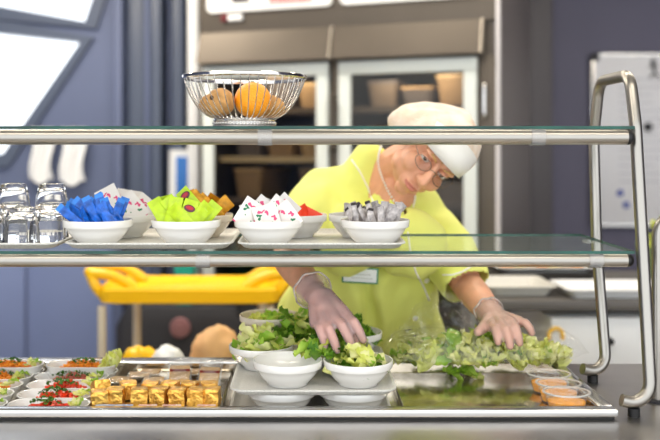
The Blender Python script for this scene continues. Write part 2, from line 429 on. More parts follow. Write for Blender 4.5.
tray(0.034, TY, Z1+.0005, 'speckled tray under the white and grey sachet bowls', TG)
SB = 'white sachet bowls on the glass shelf'
BZ = Z1+.0045; Yf, Yb = 1.90, 2.052
bowl(-.437, Yf, BZ, 'white bowl holding blue sachets next to the upturned glasses', SB)
bowl(-.412, Yb, BZ, 'white bowl of white sugar sachets behind the blue sachets', SB)
bowl(-.251, Yf, BZ, 'white bowl holding lime green sachets', SB)
bowl(-.236, Yb, BZ, 'white bowl of golden sachets behind the green sachets', SB, cream_me)
bowl(-.077, Yf, BZ, 'white bowl of white sachets printed with pink flowers', SB)
bowl(-.022, Yb, BZ, 'white bowl with red sachets behind the pink flower sachets', SB)
bowl(.148, Yf, BZ, 'white bowl packed with grey paper sachets', SB)
bowl(.126, Yb, BZ, 'white bowl half hidden behind the grey sachets', SB)

# tumblers
TUM = [(0, .006), (.026, .006), (.0275, .004), (.029, 0)]
# upturned: mouth at z=0, base at top
prof = [(.0375, 0), (.0385, .001), (.0378, .012), (.0365, .030), (.0345, .048), (.0315, .064), (.0285, .074), (.0265, .078), (.0235, .079), (.021, .0765), (0, .0765), (0, .068), (.022, .068), (.027, .063), (.0312, .050), (.0335, .034), (.0352, .014), (.0362, .001)]
tum_me = MB().lathe(prof, 40, close=True).mesh('tumbler', M['tumbler'], 60)
def fluted():
    m = MB().lathe(prof, 60, close=True)
    k = len(prof)
    for i in range(60):
        a = 2*PI*i/60
        for q in range(1, 6):
            x, y, z = m.v[i*k+q]; s_ = 1-0.018*abs(math.cos(a*6)); m.v[i*k+q] = (x*s_, y*s_, z)
    return m.mesh('tumbler', M['tumbler'], 60)
flu_me = fluted()
tz = Z1+.0045
for (x, y, z, label) in ((-.590, 1.872, tz, 'upturned clear tumbler nearest the tray edge in front'), (-.556, 1.948, tz, 'upturned clear tumbler beside the blue sachet bowl'),
    (-.672, 1.905, tz, 'upturned clear tumbler cut by the frame edge'), (-.640, 1.962, tz, 'upturned clear tumbler in the middle of the tumbler group'),
    (-.572, 2.032, tz, 'lower tumbler of the stacked pair nearest the sachets'), (-.572, 2.032, tz+.042, 'top tumbler of the stacked pair nearest the sachets'),
    (-.662, 2.045, tz, 'lower tumbler of the stacked pair by the frame edge'), (-.662, 2.045, tz+.042, 'top tumbler of the stacked pair by the frame edge')):
    tag(obj('tumbler', flu_me if z == tz else tum_me, None, (x, y, z), (0, 0, random.random()*3)), label, 'glass', 'upturned tumblers on the shelf')

# ------------------------------------------------------------------ sachets
def sachet_me(name, w_, h_, mats, th=.004, nx=6, ny=10, bend=0.0, band=None):
    m = MB(); vs = []; fs = []
    for side in (1, -1):
        for j in range(ny+1):
            for i in range(nx+1):
                u = i/nx; v = j/ny
                e = min(1, 4*min(u, 1-u))*min(1, max(0, 6*(min(v, 1-v)-0.08)))
                y = side*th*0.5*e+bend*(v-.5)**2+0.0012*math.sin(u*9+v*14)*e+side*.0002
                vs.append(((u-.5)*w_, y, (v-.5)*h_))
    N = (nx+1)*(ny+1)
    mi = []
    for s_ in (0, 1):
        for j in range(ny):
            for i in range(nx):
                a = s_*N+j*(nx+1)+i; q = (a, a+1, a+nx+2, a+nx+1); fs.append(q if s_ == 0 else q[::-1])
                v = (j+.5)/ny; mi.append(1 if (band and band[0] < v < band[1]) else 0)
    rim = [i for i in range(nx+1)]+[j*(nx+1)+nx for j in range(1, ny+1)]+[ny*(nx+1)+i for i in range(nx-1, -1, -1)]+[j*(nx+1) for j in range(ny-1, 0, -1)]
    for a, b in zip(rim, rim[1:]+rim[:1]): fs.append((a, a+N, b+N, b)); mi.append(0)
    m.add(vs, fs); m.mi = mi
    me = m.mesh(name, mats, 50); return me
def flower_mat():
    m = mat('flower_print_paper', rgb(224, 219, 215), 0.5); nt = m.node_tree; b = nt.nodes['Principled BSDF']
    tc = nt.nodes.new('ShaderNodeTexCoord')
    nz = nt.nodes.new('ShaderNodeTexNoise'); nz.inputs['Scale'].default_value = 70; nt.links.new(tc.outputs['Object'], nz.inputs['Vector'])
    dm = nt.nodes.new('ShaderNodeVectorMath'); dm.operation = 'MULTIPLY_ADD'; dm.inputs[1].default_value = (.035, .0, .035)
    nt.links.new(nz.outputs['Color'], dm.inputs[0]); nt.links.new(tc.outputs['Object'], dm.inputs[2])
    def spots(scale, th, off):
        mp = nt.nodes.new('ShaderNodeMapping'); mp.inputs['Location'].default_value = off; nt.links.new(dm.outputs[0], mp.inputs[0])
        v = nt.nodes.new('ShaderNodeTexVoronoi'); v.inputs['Scale'].default_value = scale; nt.links.new(mp.outputs[0], v.inputs['Vector'])
        l = nt.nodes.new('ShaderNodeMath'); l.operation = 'LESS_THAN'; l.inputs[1].default_value = th; nt.links.new(v.outputs['Distance'], l.inputs[0]); return l.outputs[0]
    m1 = nt.nodes.new('ShaderNodeMixRGB'); m1.inputs[1].default_value = rgb(224, 219, 215); m1.inputs[2].default_value = rgb(214, 70, 120); nt.links.new(spots(30, .22, (0, 0, 0)), m1.inputs[0])
    m2 = nt.nodes.new('ShaderNodeMixRGB'); m2.inputs[2].default_value = rgb(30, 120, 80); nt.links.new(m1.outputs[0], m2.inputs[1]); nt.links.new(spots(30, .20, (.008, .0, .012)), m2.inputs[0])
    nt.links.new(m2.outputs[0], b.inputs['Base Color']); return m
m_blue = mat('blue_sachet_paper', rgb(14, 92, 190), 0.28, var=0.45, vscale=50, bump=.4, bscale=60)
m_blue2 = mat('pale_blue_print', rgb(40, 122, 210), 0.3)
m_green = mat('lime_sachet_foil', rgb(176, 206, 22), 0.3, var=0.15, vscale=50)
m_gdark = mat('dark_print', rgb(56, 50, 52), 0.35)
m_gold = mat('golden_sachet_foil', rgb(196, 138, 30), 0.25, 0.4, var=0.3, vscale=60)
m_red = mat('red_sachet', rgb(226, 62, 30), 0.35)
m_grey = mat('grey_paper_sachet', rgb(214, 208, 206), 0.5, 0, col2=rgb(150, 144, 146), vscale=80)
m_flow = flower_mat()
m_sug = mat('white_sugar_paper', rgb(236, 230, 226), 0.5)
m_em = mat('red_emblem', rgb(176, 24, 44), 0.35); m_emw = mat('plum_print', rgb(90, 44, 60), .4)
me_blue = sachet_me('sachet', .018, .090, [m_blue, m_blue2], .0035, band=(.93, 1.0))
me_green = sachet_me('sachet', .030, .078, [m_green, m_green], .005)
me_gold = sachet_me('sachet', .034, .075, [m_gold, m_gold], .005)
me_flow = sachet_me('sachet', .052, .062, [m_flow, m_flow], .006)
me_sug = sachet_me('sachet', .050, .066, [m_flow, m_flow], .006)
me_red = sachet_me('sachet', .03, .05, [m_red, m_red], .005)
me_grey = sachet_me('sachet', .017, .062, [m_grey, m_grey], .003)
me_greyd = sachet_me('sachet', .011, .062, [m_grey, m_gdark], .003, band=(.88, 1.0))
emb = MB(); emb.lathe([(0, 0), (.0085, 0), (.008, .0008), (0, .0008)], 16, Matrix.Rotation(PI/2, 4, 'X') @ Matrix.Diagonal((1, 0.72, 1, 1)))
emb_me = emb.mesh('emblem', m_em, 50)
emw = MB(); emw.lathe([(0, 0), (.010, 0), (.0095, .0005), (0, .0005)], 16, Matrix.Rotation(PI/2, 4, 'X') @ Matrix.Diagonal((1, .9, 1, 1)))
emw_me = emw.mesh('emblem_backing', m_emw, 50)
def put(me, cx, cy, specs, label, group, emblem=False):
    for k, (dx, dy, z, tx, ty, tw) in enumerate(specs):
        o = obj('sachet', me, None, (cx+dx, cy+dy, z), Euler((math.radians(tx), math.radians(ty), math.radians(tw)), 'XYZ'))
        em = emblem and k in (4, 3)
        tag(o, label if not em else ('lime green sachet with a red emblem, higher of the two' if k == 4 else 'lime green sachet with a red emblem, lower of the two'), 'sachet', group)
        if em:
            a = obj('emblem_backing', emw_me, o, (0, -.0032, .018 if k % 2 else .022), None, (1.2, 1, .9)); b_ = obj('emblem', emb_me, a, (0, -.0008, 0.001), None, (0.85, 1, .85))
zb = BZ+.040
R_ = random.uniform
# blue: fan of sticks leaning left with a few up
put(me_blue, -.437, Yf, [(-.042+.0042*i, -.026+.013*((i*3) % 5), zb+.011+.018*((i*5) % 4)/4, R_(-16, 12), -60+2.4*i+R_(-12, 12), R_(-50, 50)) for i in range(18)]+[(.018, -.028, zb+.026, -16, -50, 4), (.026, -.004, zb+.030, -6, -44, -6), (.040, .016, zb+.014, 4, 20, 12), (.036, -.010, zb+.014, -8, 26, 30)], 'blue stick sachet in the white bowl beside the tumblers', 'blue sachets')
put(me_sug, -.412, Yb, [(-.030, -.01, zb+.042, -15, -28, 6), (-.012, .004, zb+.030, -10, 30, -12), (.020, -.012, zb+.026, -12, -40, 10), (.038, .004, zb+.020, -8, 38, -8), (.005, .022, zb+.032, 8, 10, 20), (-.02, .03, zb+.02, 20, -15, 0)], 'white flower print sugar sachet behind the blue sachets', 'white sugar sachets in the rear bowl')
put(me_green, -.251, Yf, [(-.050, -.004, zb+.020, -16, -30, 10), (-.026, -.016, zb+.022, -20, 8, -8), (-.018, -.004, zb+.026, -10, -38, 12), (.004, -.020, zb+.018, -24, 18, 4), (.012, .006, zb+.044, -12, -44, -6), (.026, -.014, zb+.016, -22, 44, 10), (.040, .004, zb+.014, -10, 40, 0), (-.006, .028, zb+.02, 12, 14, 15), (-.004, -.030, zb+.014, -24, -46, 0), (-.04, .02, zb+.022, 4, -14, 20)], 'plain lime green sachet in the white bowl', 'lime green sachets', True)
put(me_gold, -.236, Yb, [(.000, -.01, zb+.030, -10, -40, 8), (.018, -.012, zb+.024, -14, -46, 0), (.036, .006, zb+.018, -6, 50, 10), (-.02, .01, zb+.028, 8, -20, -10), (.012, .028, zb+.020, 14, 34, 0)], 'golden brown sachet in the bowl behind the green sachets', 'golden sachets')
put(me_flow, -.077, Yf, [(-.038, -.012, zb+.022, -14, 34, 10), (-.016, .006, zb+.024, -8, 40, -8), (-.002, -.022, zb+.014, -24, -16, 6), (.018, -.006, zb+.026, -14, 40, 10), (.036, -.016, zb+.016, -20, -40, -6), (.030, .016, zb+.028, 4, 44, 12), (-.03, .024, zb+.018, 12, -18, 0), (.004, .03, zb+.02, 16, 20, 0)], 'white sachet printed with pink flowers and green leaves', 'pink flower sachets')
put(me_red, -.022, Yb, [(.012, -.012, zb+.012, -30, 60, 8), (.034, .0, zb+.008, -20, -64, 0), (-.01, .01, zb+.012, 10, 40, 10)], 'red sachet behind the pink flower sachets', 'red sachets')
gs = []
for i in range(34):
    a = i*2.4; rr = .054*math.sqrt((i+.5)/34)
    gs.append((rr*math.cos(a), rr*math.sin(a)*.9, zb+.010+R_(-.004, .012), R_(-22, 22)-rr*math.sin(a)*300, R_(-22, 22)+rr*math.cos(a)*520, R_(-60, 60)))
put(me_grey, .148, Yf, [g for g in gs if g[0] >= -.004], 'grey paper stick sachet packed upright in the bowl', 'grey stick sachets')
put(me_greyd, .148, Yf, [g for g in gs if g[0] < -.004], 'slim dark-tipped grey stick sachet in the grey sachet bowl', 'dark-tipped grey sachets')
put(me_grey, .126, Yb, [(R_(-.04, .03), R_(-.04, .04), zb+R_(0, .01), R_(-20, 20), R_(-25, 25), R_(-60, 60)) for i in range(8)], 'narrow grey paper stick sachet in the half hidden rear bowl', 'grey stick sachets in the rear bowl')

# ------------------------------------------------------------------ fruit basket
bx, by = -.132, 1.965
t = thing('fruit_basket', 'shiny chrome wire fruit basket on the top glass shelf', 'basket', (bx, by, Z2))
MB().lathe([(.129, .1045), (.1345, .106), (.1360, .1075), (.1360, .1125), (.1340, .1140), (.1285, .1115)], 64, close=True).build('rim', M['chrome'], t)
bp = [(.060, .019), (.082, .026), (.102, .044), (.116, .066), (.126, .088), (.1325, .108)]
wire = MB().tube(bez([(r_, 0, z) for r_, z in bp], 4), .0011, 6).mesh('wire', M['chrome'], 60)
for i in range(44):
    obj('wire', wire, t, None, (0, 0, 2*PI*i/44))
base = MB().lathe([(.060, .000), (.069, .000), (.070, .004), (.067, .0065), (.066, .013), (.068, .0165), (.067, .020), (.060, .020)], 48, close=True)
base.build('base_ring', M['chrome'], t)
ball = MB().sphere((.0675, 0, .0098), .0032, 8, 6).mesh('bead', M['chrome'], 60)
bd = MB()
for i in range(56):
    a = 2*PI*i/56; bd.sphere((.0672*math.cos(a), .0672*math.sin(a), .0098), .0031, 8, 6)
bd.build('bead_row', M['chrome'], t)['kind'] = 'stuff'
fl = MB()
for i in range(7):
    x = -.05+.1*i/6; L = math.sqrt(.062**2-x*x); fl.tube([(x, -L, .0195), (x, L, .0195)], .0013, 6)
fl.build('floor_wires', M['chrome'], t)
m_or = mat('orange_peel', rgb(248, 158, 22), 0.42, 0, bump=0.35, bscale=240)
fz = Z2+.021
t = thing('orange', 'bright orange fruit in the chrome wire basket', 'orange', (-.113, 1.945, fz))
MB().sphere((0, 0, .0385), (.0395, .0395, .0385), 32, 20).build('peel', m_or, t)
MB().lathe([(0, .0762), (.004, .0765), (.0045, .079), (0, .0795)], 8).build('stem', mat('orange_stem', rgb(90, 110, 40), .7), t)
m_ki = mat('kiwi_skin', rgb(190, 142, 84), 0.7, 0, var=0.3, vscale=40, bump=0.3, bscale=200)
def kiwi(x, y, z, rx, rz, label, L=.034, r_=.026, m=m_ki):
    mb = MB(); bm = bmesh.new(); bmesh.ops.create_uvsphere(bm, u_segments=24, v_segments=16, radius=1)
    for v in bm.verts:
        q = noise.noise(v.co*2.2+Vector((x*50, 0, 0)))*.05
        v.co = Vector((v.co.x*L, v.co.y*r_, v.co.z*r_))*(1+q)
    mb.frombm(bm)
    t = thing('kiwi', label, 'kiwi', (x, y, z), 0, 'brown fruits in the basket'); t.rotation_euler = (0, rx, rz)
    mb.build('skin', m, t)
    MB().lathe([(0, 0), (.005, 0), (.004, .003), (0, .0035)], 10, Matrix.Translation((-L+.0005, 0, 0)) @ Matrix.Rotation(-PI/2, 4, 'Y')).build('stem_end', mat('stem_end', rgb(90, 60, 36), .8), t)
kiwi(-.180, 1.925, fz+.033, .25, 1.0, 'tan brown fruit with a dark end next to the orange', .032, .030)
kiwi(-.203, 1.968, fz+.030, -.25, .2, 'tan brown fruit against the basket side', .030, .024)
kiwi(-.076, 1.985, fz+.026, .2, .5, 'brown fruit peeking out behind the orange', .034, .026)

# ------------------------------------------------------------------ salad tray on the counter
MTL = MB().rrloft([(.150, .155, .02, 0), (.155, .160, .024, .002), (.163, .166, .03, .010), (.167, .170, .032, .0105), (.167, .170, .032, .0135), (.162, .165, .03, .0135), (.153, .158, .024, .004), (.147, .152, .02, .003)], 8).mesh('serving_tray', M['tray'], 40)
MTR = MB().rrloft([(.150, .190, .02, 0), (.155, .195, .024, .002), (.163, .201, .03, .010), (.167, .205, .032, .0105), (.167, .205, .032, .0135), (.162, .200, .03, .0135), (.153, .193, .024, .004), (.147, .187, .02, .003)], 8).mesh('serving_tray', M['tray'], 40)
CX = 0.0165
tag(obj('serving_tray', MTL, None, (CX-.006, 1.935, FZ+.0003)), 'lower serving tray in the well under the stacked bowls', 'tray', 'stacked salad trays')
UZ = FZ+.0045+.051                                  # the upper tray rests on the bowls below
tag(obj('serving_tray', MTR, None, (CX, 1.983, UZ+.0003)), 'upper speckled serving tray holding the salad bowls', 'tray', 'stacked salad trays')
LB = 'white bowls between the two salad trays'
for x, y, lb in ((-.048, 1.862, 'front bowl under the upper salad tray, nearest the gold cubes'), (.100, 1.862, 'front bowl under the upper salad tray, nearest the sauce cups'), (-.048, 2.02, 'rear bowl under the upper salad tray on the trolley side'), (.100, 2.02, 'rear bowl under the upper salad tray on the sauce cup side')):
    bowl(x, y, FZ+.0045, lb, LB)
SBW = 'salad bowls on the counter tray'
bz = UZ+.0045
bowls = {}
for key, x, y, z, lb, me in (('A', -.036, 1.866, bz, 'empty white bowl at the front of the salad tray', bowl_me), ('B', .110, 1.866, bz, 'white bowl of lettuce under the gloved hand, front row', bowl_me),
    ('C', -.097, 2.006, bz, 'white bowl of pale lettuce behind the empty bowl', bowl_me), ('F', .073, 2.008, bz, 'white bowl of lettuce hidden under the gloved wrist', bowl_me),
    ('G', -.084, 2.152+.0, bz, 'cream bowl at the back supporting another bowl', cream_me), ('E', -.084, 2.152, bz+.040, 'cream bowl stacked on top at the back of the tray', cream_me), ('D', .112, 2.152, bz, 'white bowl of herbs at the back beside the tunic', bowl_me)):
    if key in 'GED': y = 2.148
    bowls[key] = bowl(x, y, z, lb, SBW, me)

# leaves
def leaf_mesh(seed, L, Wd, mname, curl=1.0, ruff=1.0):
    rnd = random.Random(seed); nx, ny = 10, 8
    vs = []; fs = []
    a1, a2, a3 = rnd.uniform(0, 6), rnd.uniform(0, 6), rnd.uniform(.5, 1.3)*curl
    for j in range(ny+1):
        v = j/ny; wv = Wd*(math.sin(PI*min(1, v*.92+.06))**.6)*(0.6+.4*v)
        for i in range(nx+1):
            u = i/nx*2-1
            e = abs(u)**2*ruff*(0.4+.6*v)
            x = u*wv*(1+.12*noise.noise(Vector((v*4+a1, u*3, seed))))
            y = (v-.5)*L+.06*L*math.sin(5*u+a2)*v
            z = a3*.35*Wd*(u*u-.3)+.30*Wd*e*math.sin(v*15+a1+u*3)+.12*L*math.sin(v*3+a2)*curl+.10*Wd*noise.noise(Vector((u*3+a1, v*4+a2, seed*1.7)))-.05*Wd*math.exp(-(u*6)**2)
            vs.append((x, y, z))
    for j in range(ny):
        for i in range(nx): a = j*(nx+1)+i; fs.append((a, a+1, a+nx+2, a+nx+1))
    me = MB().add(vs, fs).mesh('leaf', M[mname], 180); return me
LEAF = {k: [leaf_mesh(i*7+q, .052, .021, k, R_(.8, 1.6), R_(.8, 1.6)) for i in range(5)] for q, k in enumerate(('leaf_light', 'leaf_mid', 'leaf_dark', 'leaf_pale'))}
def heap(name, label, cat, cx, cy, z, rx, ry, h, n, weights, size=1.0, seed=1, group=None, base=0.25):
    rnd = random.Random(seed); t = thing(name, label, cat, (cx, cy, z), 0, group)
    keys = list(weights); ws = [weights[q] for q in keys]
    for i in range(n):
        a = i*2.399+rnd.uniform(-.4, .4); rr = math.sqrt((i+.5)/n)
        x = rx*rr*math.cos(a); y = ry*rr*math.sin(a)
        zz = h*(1-rr*rr)*(rnd.uniform(base, 1))+.004
        kk = rnd.choices(keys, ws)[0]
        o = obj('leaf', rnd.choice(LEAF[kk]), t, (x, y, zz), Euler((rnd.uniform(-.9, .9)+.25, rnd.uniform(-.8, .8), rnd.uniform(0, 6.28))))
        s_ = size*rnd.uniform(.75, 1.2); o.scale = (s_, s_, s_)
    return t
SG = 'lettuce heaps in the salad bowls'
def inb(k): o = bowls[k]; return o.location.x, o.location.y, o.location.z+.026
x, y, z = inb('B'); heap('lettuce_heap', 'light green lettuce heap in the front bowl under the glove', 'lettuce', x, y, z, .052, .05, .046, 34, {'leaf_light': 4, 'leaf_mid': 3, 'leaf_dark': 1, 'leaf_pale': 1}, .95, 3, SG)
x, y, z = inb('C'); heap('lettuce_heap', 'pale lettuce heap in the bowl behind the empty bowl', 'lettuce', x, y, z, .054, .05, .058, 36, {'leaf_light': 3, 'leaf_mid': 2, 'leaf_dark': .4, 'leaf_pale': 3}, 1.0, 5, SG)
x, y, z = inb('F'); heap('lettuce_heap', 'tall lettuce heap beneath the gloved wrist', 'lettuce', x-.004, y, z, .056, .05, .075, 44, {'leaf_light': 2, 'leaf_mid': 3, 'leaf_dark': 1.5, 'leaf_pale': 1}, 1.05, 8, SG)
x, y, z = inb('E'); heap('lettuce_heap', 'shredded lettuce in the cream bowl stacked on top', 'lettuce', x, y, z+.004, .05, .048, .020, 22, {'leaf_light': 3, 'leaf_mid': 2}, .7, 11, SG)
x, y, z = inb('D'); heap('herb_heap', 'dark green herb heap in the rear bowl beside the tunic', 'herbs', x, y, z, .052, .048, .055, 32, {'leaf_dark': 4, 'leaf_mid': 2}, .8, 13, SG)
heap('lettuce_heap', 'dark leafy greens spilling between the cream bowl and the wrist', 'lettuce', -.016, 2.07, bz+.046, .05, .04, .062, 26, {'leaf_dark': 4, 'leaf_mid': 3, 'leaf_light': 1}, 1.15, 17, SG)
heap('lettuce_heap', 'leafy strip hanging between the two front bowls', 'lettuce', .036, 1.905, bz+.053, .042, .030, .018, 16, {'leaf_mid': 4, 'leaf_dark': 2, 'leaf_light': 1}, 1.05, 19, SG)
t = thing('lettuce_leaf', 'loose green lettuce leaf lying on the shiny plate below the bag', 'lettuce', (.362, 2.055, .868))
for i in range(4): obj('leaf', LEAF['leaf_mid' if i < 3 else 'leaf_light'][i], t, (-.025+.016*i, .004*i-.006, .008), (R_(-.3, .3), R_(-.3, .3), 1.2+R_(-.4, .4)))

# ------------------------------------------------------------------ oval dishes at the left
def dish_mesh():
    hx, hy, h = .082, .039, .036
    return MB().rrloft([(hx-.016, hy-.012, .024, 0), (hx-.006, hy-.004, .03, h*.6), (hx-.002, hy-.001, .034, h-.003), (hx, hy, .036, h-.001), (hx-.001, hy-.001, .036, h), (hx-.004, hy-.004, .033, h-.001), (hx-.009, hy-.008, .03, h*.6), (hx-.019, hy-.015, .022, .004)], 7).mesh('dish', M['porcelain'], 50)
dish_me = dish_mesh()
m_car = mat('carrot', rgb(248, 146, 40), .45, var=.2, vscale=60); m_tom = mat('tomato', rgb(222, 66, 34), .3, var=.3, vscale=60)
m_herb = mat('parsley', rgb(62, 104, 26), .6, var=.4, vscale=80); m_cab = mat('pale_cabbage', rgb(214, 210, 140), .5, var=.1, vscale=50)
m_pink = mat('diced_ham_pink', rgb(196, 104, 84), .45, var=.3, vscale=70)
def shreds(rnd, n, rx, ry, h, L, r_, cx=0, cy=0, z=0):
    mb = MB()
    for i in range(n):
        a = rnd.uniform(0, 6.28); rr = math.sqrt(rnd.random()); x = cx+rx*rr*math.cos(a); y = cy+ry*rr*math.sin(a); zz = z+h*(1-rr*rr)*rnd.uniform(.5, 1.05)
        d = Vector((rnd.uniform(-1, 1), rnd.uniform(-1, 1), rnd.uniform(-.45, .45))).normalized()*L*rnd.uniform(.6, 1.1)/2
        c = Vector((x, y, zz)); mb.tube([c-d, c+Vector((0, 0, L*.1)), c+d], r_, 5)
    return mb
def dices(rnd, n, rx, ry, h, s_, cx=0, cy=0, z=0):
    mb = MB()
    for i in range(n):
        a = rnd.uniform(0, 6.28); rr = math.sqrt(rnd.random()); x = cx+rx*rr*math.cos(a); y = cy+ry*rr*math.sin(a); zz = z+h*(1-rr*rr)*rnd.uniform(.5, 1.05)
        Mx = Matrix.Translation((x, y, zz)) @ Euler((rnd.uniform(0, 3), rnd.uniform(0, 3), rnd.uniform(0, 3))).to_matrix().to_4x4()
        q = s_*rnd.uniform(.6, 1.2)/2; mb.box(-q, q, -q*.8, q*.8, -q*.6, q*.6, Mx)
    return mb
def flakes(rnd, n, rx, ry, h, s_, cx=0, cy=0, z=0):
    mb = MB()
    for i in range(n):
        a = rnd.uniform(0, 6.28); rr = math.sqrt(rnd.random()); x = cx+rx*rr*math.cos(a); y = cy+ry*rr*math.sin(a); zz = z+h*(1-rr*rr)*rnd.uniform(.5, 1.05)
        Mx = Matrix.Translation((x, y, zz)) @ Euler((rnd.uniform(-1, 1), rnd.uniform(-1, 1), rnd.uniform(0, 6))).to_matrix().to_4x4(); q = s_*rnd.uniform(.6, 1.3)
        mb.add([Mx @ Vector(p) for p in ((-q, 0, 0), (-q*.3, -q*.6, q*.2), (q*.4, -q*.5, 0), (q, 0, q*.2), (q*.4, q*.5, 0), (-q*.3, q*.6, .2*q), (0, 0, q*.35))], [(0, 1, 6), (1, 2, 6), (2, 3, 6), (3, 4, 6), (4, 5, 6), (5, 0, 6)])
    return mb
DG = 'oval white dishes of starters'
def filled(kind, x, y, zoff, dlabel, flabel, seed, leaf_right=True):
    tag(obj('dish', dish_me, None, (x, y, FZ+zoff)), dlabel, 'dish', DG)
    rnd = random.Random(seed); zz = FZ+zoff+.019
    t = thing({'carrot': 'carrot_salad', 'tomato': 'tomato_salad', 'beet': 'meat_salad', 'cabbage': 'cabbage_salad'}[kind], flabel, 'salad', (x, y, zz), 0, 'starters in the oval dishes')
    if kind == 'carrot':
        shreds(rnd, 220, .056, .022, .022, .020, .0018).build('carrot_shreds', m_car, t)['kind'] = 'stuff'
        flakes(rnd, 45, .035, .018, .010, .0045, .004, 0, .020).build('chopped_herbs', m_herb, t)['kind'] = 'stuff'
    elif kind == 'tomato':
        dices(rnd, 80, .050, .020, .022, .009).build('diced_tomato', m_tom, t)['kind'] = 'stuff'
        flakes(rnd, 70, .034, .014, .012, .0042, -.006, 0, .018).build('chopped_herbs', m_herb, t)['kind'] = 'stuff'
    elif kind == 'beet':
        dices(rnd, 90, .050, .020, .022, .008).build('diced_meat', m_pink, t)['kind'] = 'stuff'
        flakes(rnd, 60, .044, .014, .010, .0042, 0, 0, .018).build('chopped_herbs', m_herb, t)['kind'] = 'stuff'
    else:
        shreds(rnd, 150, .055, .024, .020, .018, .0012).build('cabbage_shreds', m_cab, t)['kind'] = 'stuff'
        shreds(rnd, 25, .02, .018, .008, .018, .0012, .03, 0, .014).build('carrot_shreds', m_car, t)['kind'] = 'stuff'
    if leaf_right:
        for i in range(3):
            o = obj('leaf', LEAF[('leaf_light', 'leaf_pale', 'leaf_mid')[i]][rnd.randrange(5)], t, (.048+.006*i, -.008+.008*i, .018), (R_(-.5, .5), R_(-.5, .5), R_(0, 6))); o.scale = (.5, .5, .5)
    return t
rows = [1.800, 1.873, 1.946, 2.018, 2.072]
# centre of each dish: right hand column
rc = [('tomato', 49, 'front'), ('tomato', 57, 'second'), ('tomato', 65, 'middle'), ('beet', 72, 'fourth'), ('carrot', 82, 'back')]
for (kind, px, nm), y in zip(rc, rows):
    zo = .002 if nm != 'back' else .016
    filled(kind, (px-VX)/FPX*y, y+ (.0 if nm != 'back' else .0), zo, {'front': 'oval dish nearest the rim, beside the gold cubes', 'second': 'second oval dish from the rim, tomato and parsley inside', 'middle': 'third oval dish from the rim, piled with parsley', 'fourth': 'fourth oval dish from the rim, reddish meat salad inside', 'back': 'rearmost oval dish with carrot and a big lettuce leaf'}[nm],
        {'front': 'tomato salad with parsley in the dish nearest the rim', 'second': 'tomato and parsley salad in the second dish from the rim', 'middle': 'tomato salad under a high parsley heap', 'fourth': 'reddish meat salad with parsley', 'back': 'shredded carrot salad with a standing lettuce leaf'}[nm], int(px))
# spare dish under the rear ones
def leftcol():
    ky = [('cabbage', -28, 'pale salad dish at the frame edge, front'), ('cabbage', -20, 'oval dish of pale cabbage at the frame edge'), ('carrot', -10, 'oval dish of carrot and herbs at the frame edge, middle row'), ('carrot', -2, 'oval dish of carrot at the frame edge, fourth row'), ('carrot', 10, 'rearmost carrot dish at the frame edge')]
    for i, ((kind, px, lb), y) in enumerate(zip(ky, rows)):
        filled(kind, (px-VX)/FPX*y+ (-.012 if i < 3 else -.004), y, .002 if i < 4 else .016, lb, ['pale salad in the front dish at the frame edge', 'cabbage with carrot shreds at the frame edge', 'carrot and herb salad in the middle dish at the frame edge', 'carrot salad in the fourth dish at the frame edge', 'carrot salad with parsley in the rearmost dish at the frame edge'][i], 100+i)
leftcol()
for x, lb in (((82-VX)/FPX*2.072, 'empty dish under the rearmost dish with the big leaf'), ((10-VX)/FPX*2.072-.004, 'empty dish under the rearmost frame edge dish')):
    tag(obj('dish', dish_me, None, (x, 2.072, FZ-.0)), lb, 'dish', DG)
t = thing('lettuce_leaf', 'curly lettuce leaf standing at the end of the rear carrot dish', 'lettuce', ((111-VX)/FPX*2.07, 2.07, FZ+.016+.030))
for i in range(6): 
    o = obj('leaf', LEAF['leaf_light' if i % 2 else 'leaf_pale'][i % 5], t, (-.012+.005*i, -.004+.004*(i % 3), .004+.003*i), (1.0+R_(-.4, .4), R_(-.5, .5), R_(-.6, .6))); o.scale = (.75, .75, .75)

# ------------------------------------------------------------------ gold cubes, butter portions, wrapped biscuits on a steel pan
px0, px1 = -.405, -.168
t = thing('steel_pan', 'flat upturned steel pan carrying the gold cubes', 'pan', ((px0+px1)/2, 1.93, FZ))
MB().rrloft([((px1-px0)/2, .168, .012, .0005), ((px1-px0)/2, .168, .012, .022), ((px1-px0)/2-.004, .164, .010, .026)], 5).build('body', M['well'], t)
PZ = FZ+.026
m_foil = mat('gold_foil', rgb(240, 188, 90), 0.28, .85, bump=0.8, bscale=70); m_foil_l = mat('foil_label', rgb(214, 120, 50), 0.35, 0.5, col2=rgb(240, 214, 150), vscale=120)
def cube_me(seed):
    rnd = random.Random(seed); bm = bmesh.new(); bmesh.ops.create_cube(bm, size=1); bmesh.ops.subdivide_edges(bm, edges=bm.edges[:], cuts=3, use_grid_fill=True)
    for v in bm.verts:
        q = v.co.copy(); n_ = noise.noise_vector(q*3.2+Vector((seed, seed*2, 0)))*.10
        rr = max(abs(q.x), abs(q.y), abs(q.z)); q *= (1-.06*(q.length/.866)**4)
        v.co = Vector(((q.x+n_.x)*.0335, (q.y+n_.y)*.0335, (q.z+n_.z*.8)*.034))
    zm = min(v.co.z for v in bm.verts)
    for v in bm.verts: v.co.z -= zm
    m = MB(); m.frombm(bm); return m.mesh('foil_wrap', m_foil, 20)
cubes_me = [cube_me(i) for i in range(4)]
lab_me = MB().rbox(-.0125, .0125, -.009, .009, 0, .0008, .0003).mesh('label_sticker', m_foil_l, 30)
def gold(x, y, z, rz, lb, tilt=0):
    t = thing('cheese_cube', lb, 'cheese cube', (x, y, z), rz, 'gold foil cheese cubes'); t.rotation_euler = (tilt, 0, rz)
    obj('foil_wrap', random.choice(cubes_me), t); obj('label_sticker', lab_me, t, (0, 0, .0335), (0, 0, R_(-.2, .2)))
names = ['first', 'second', 'third', 'fourth', 'fifth', 'sixth']
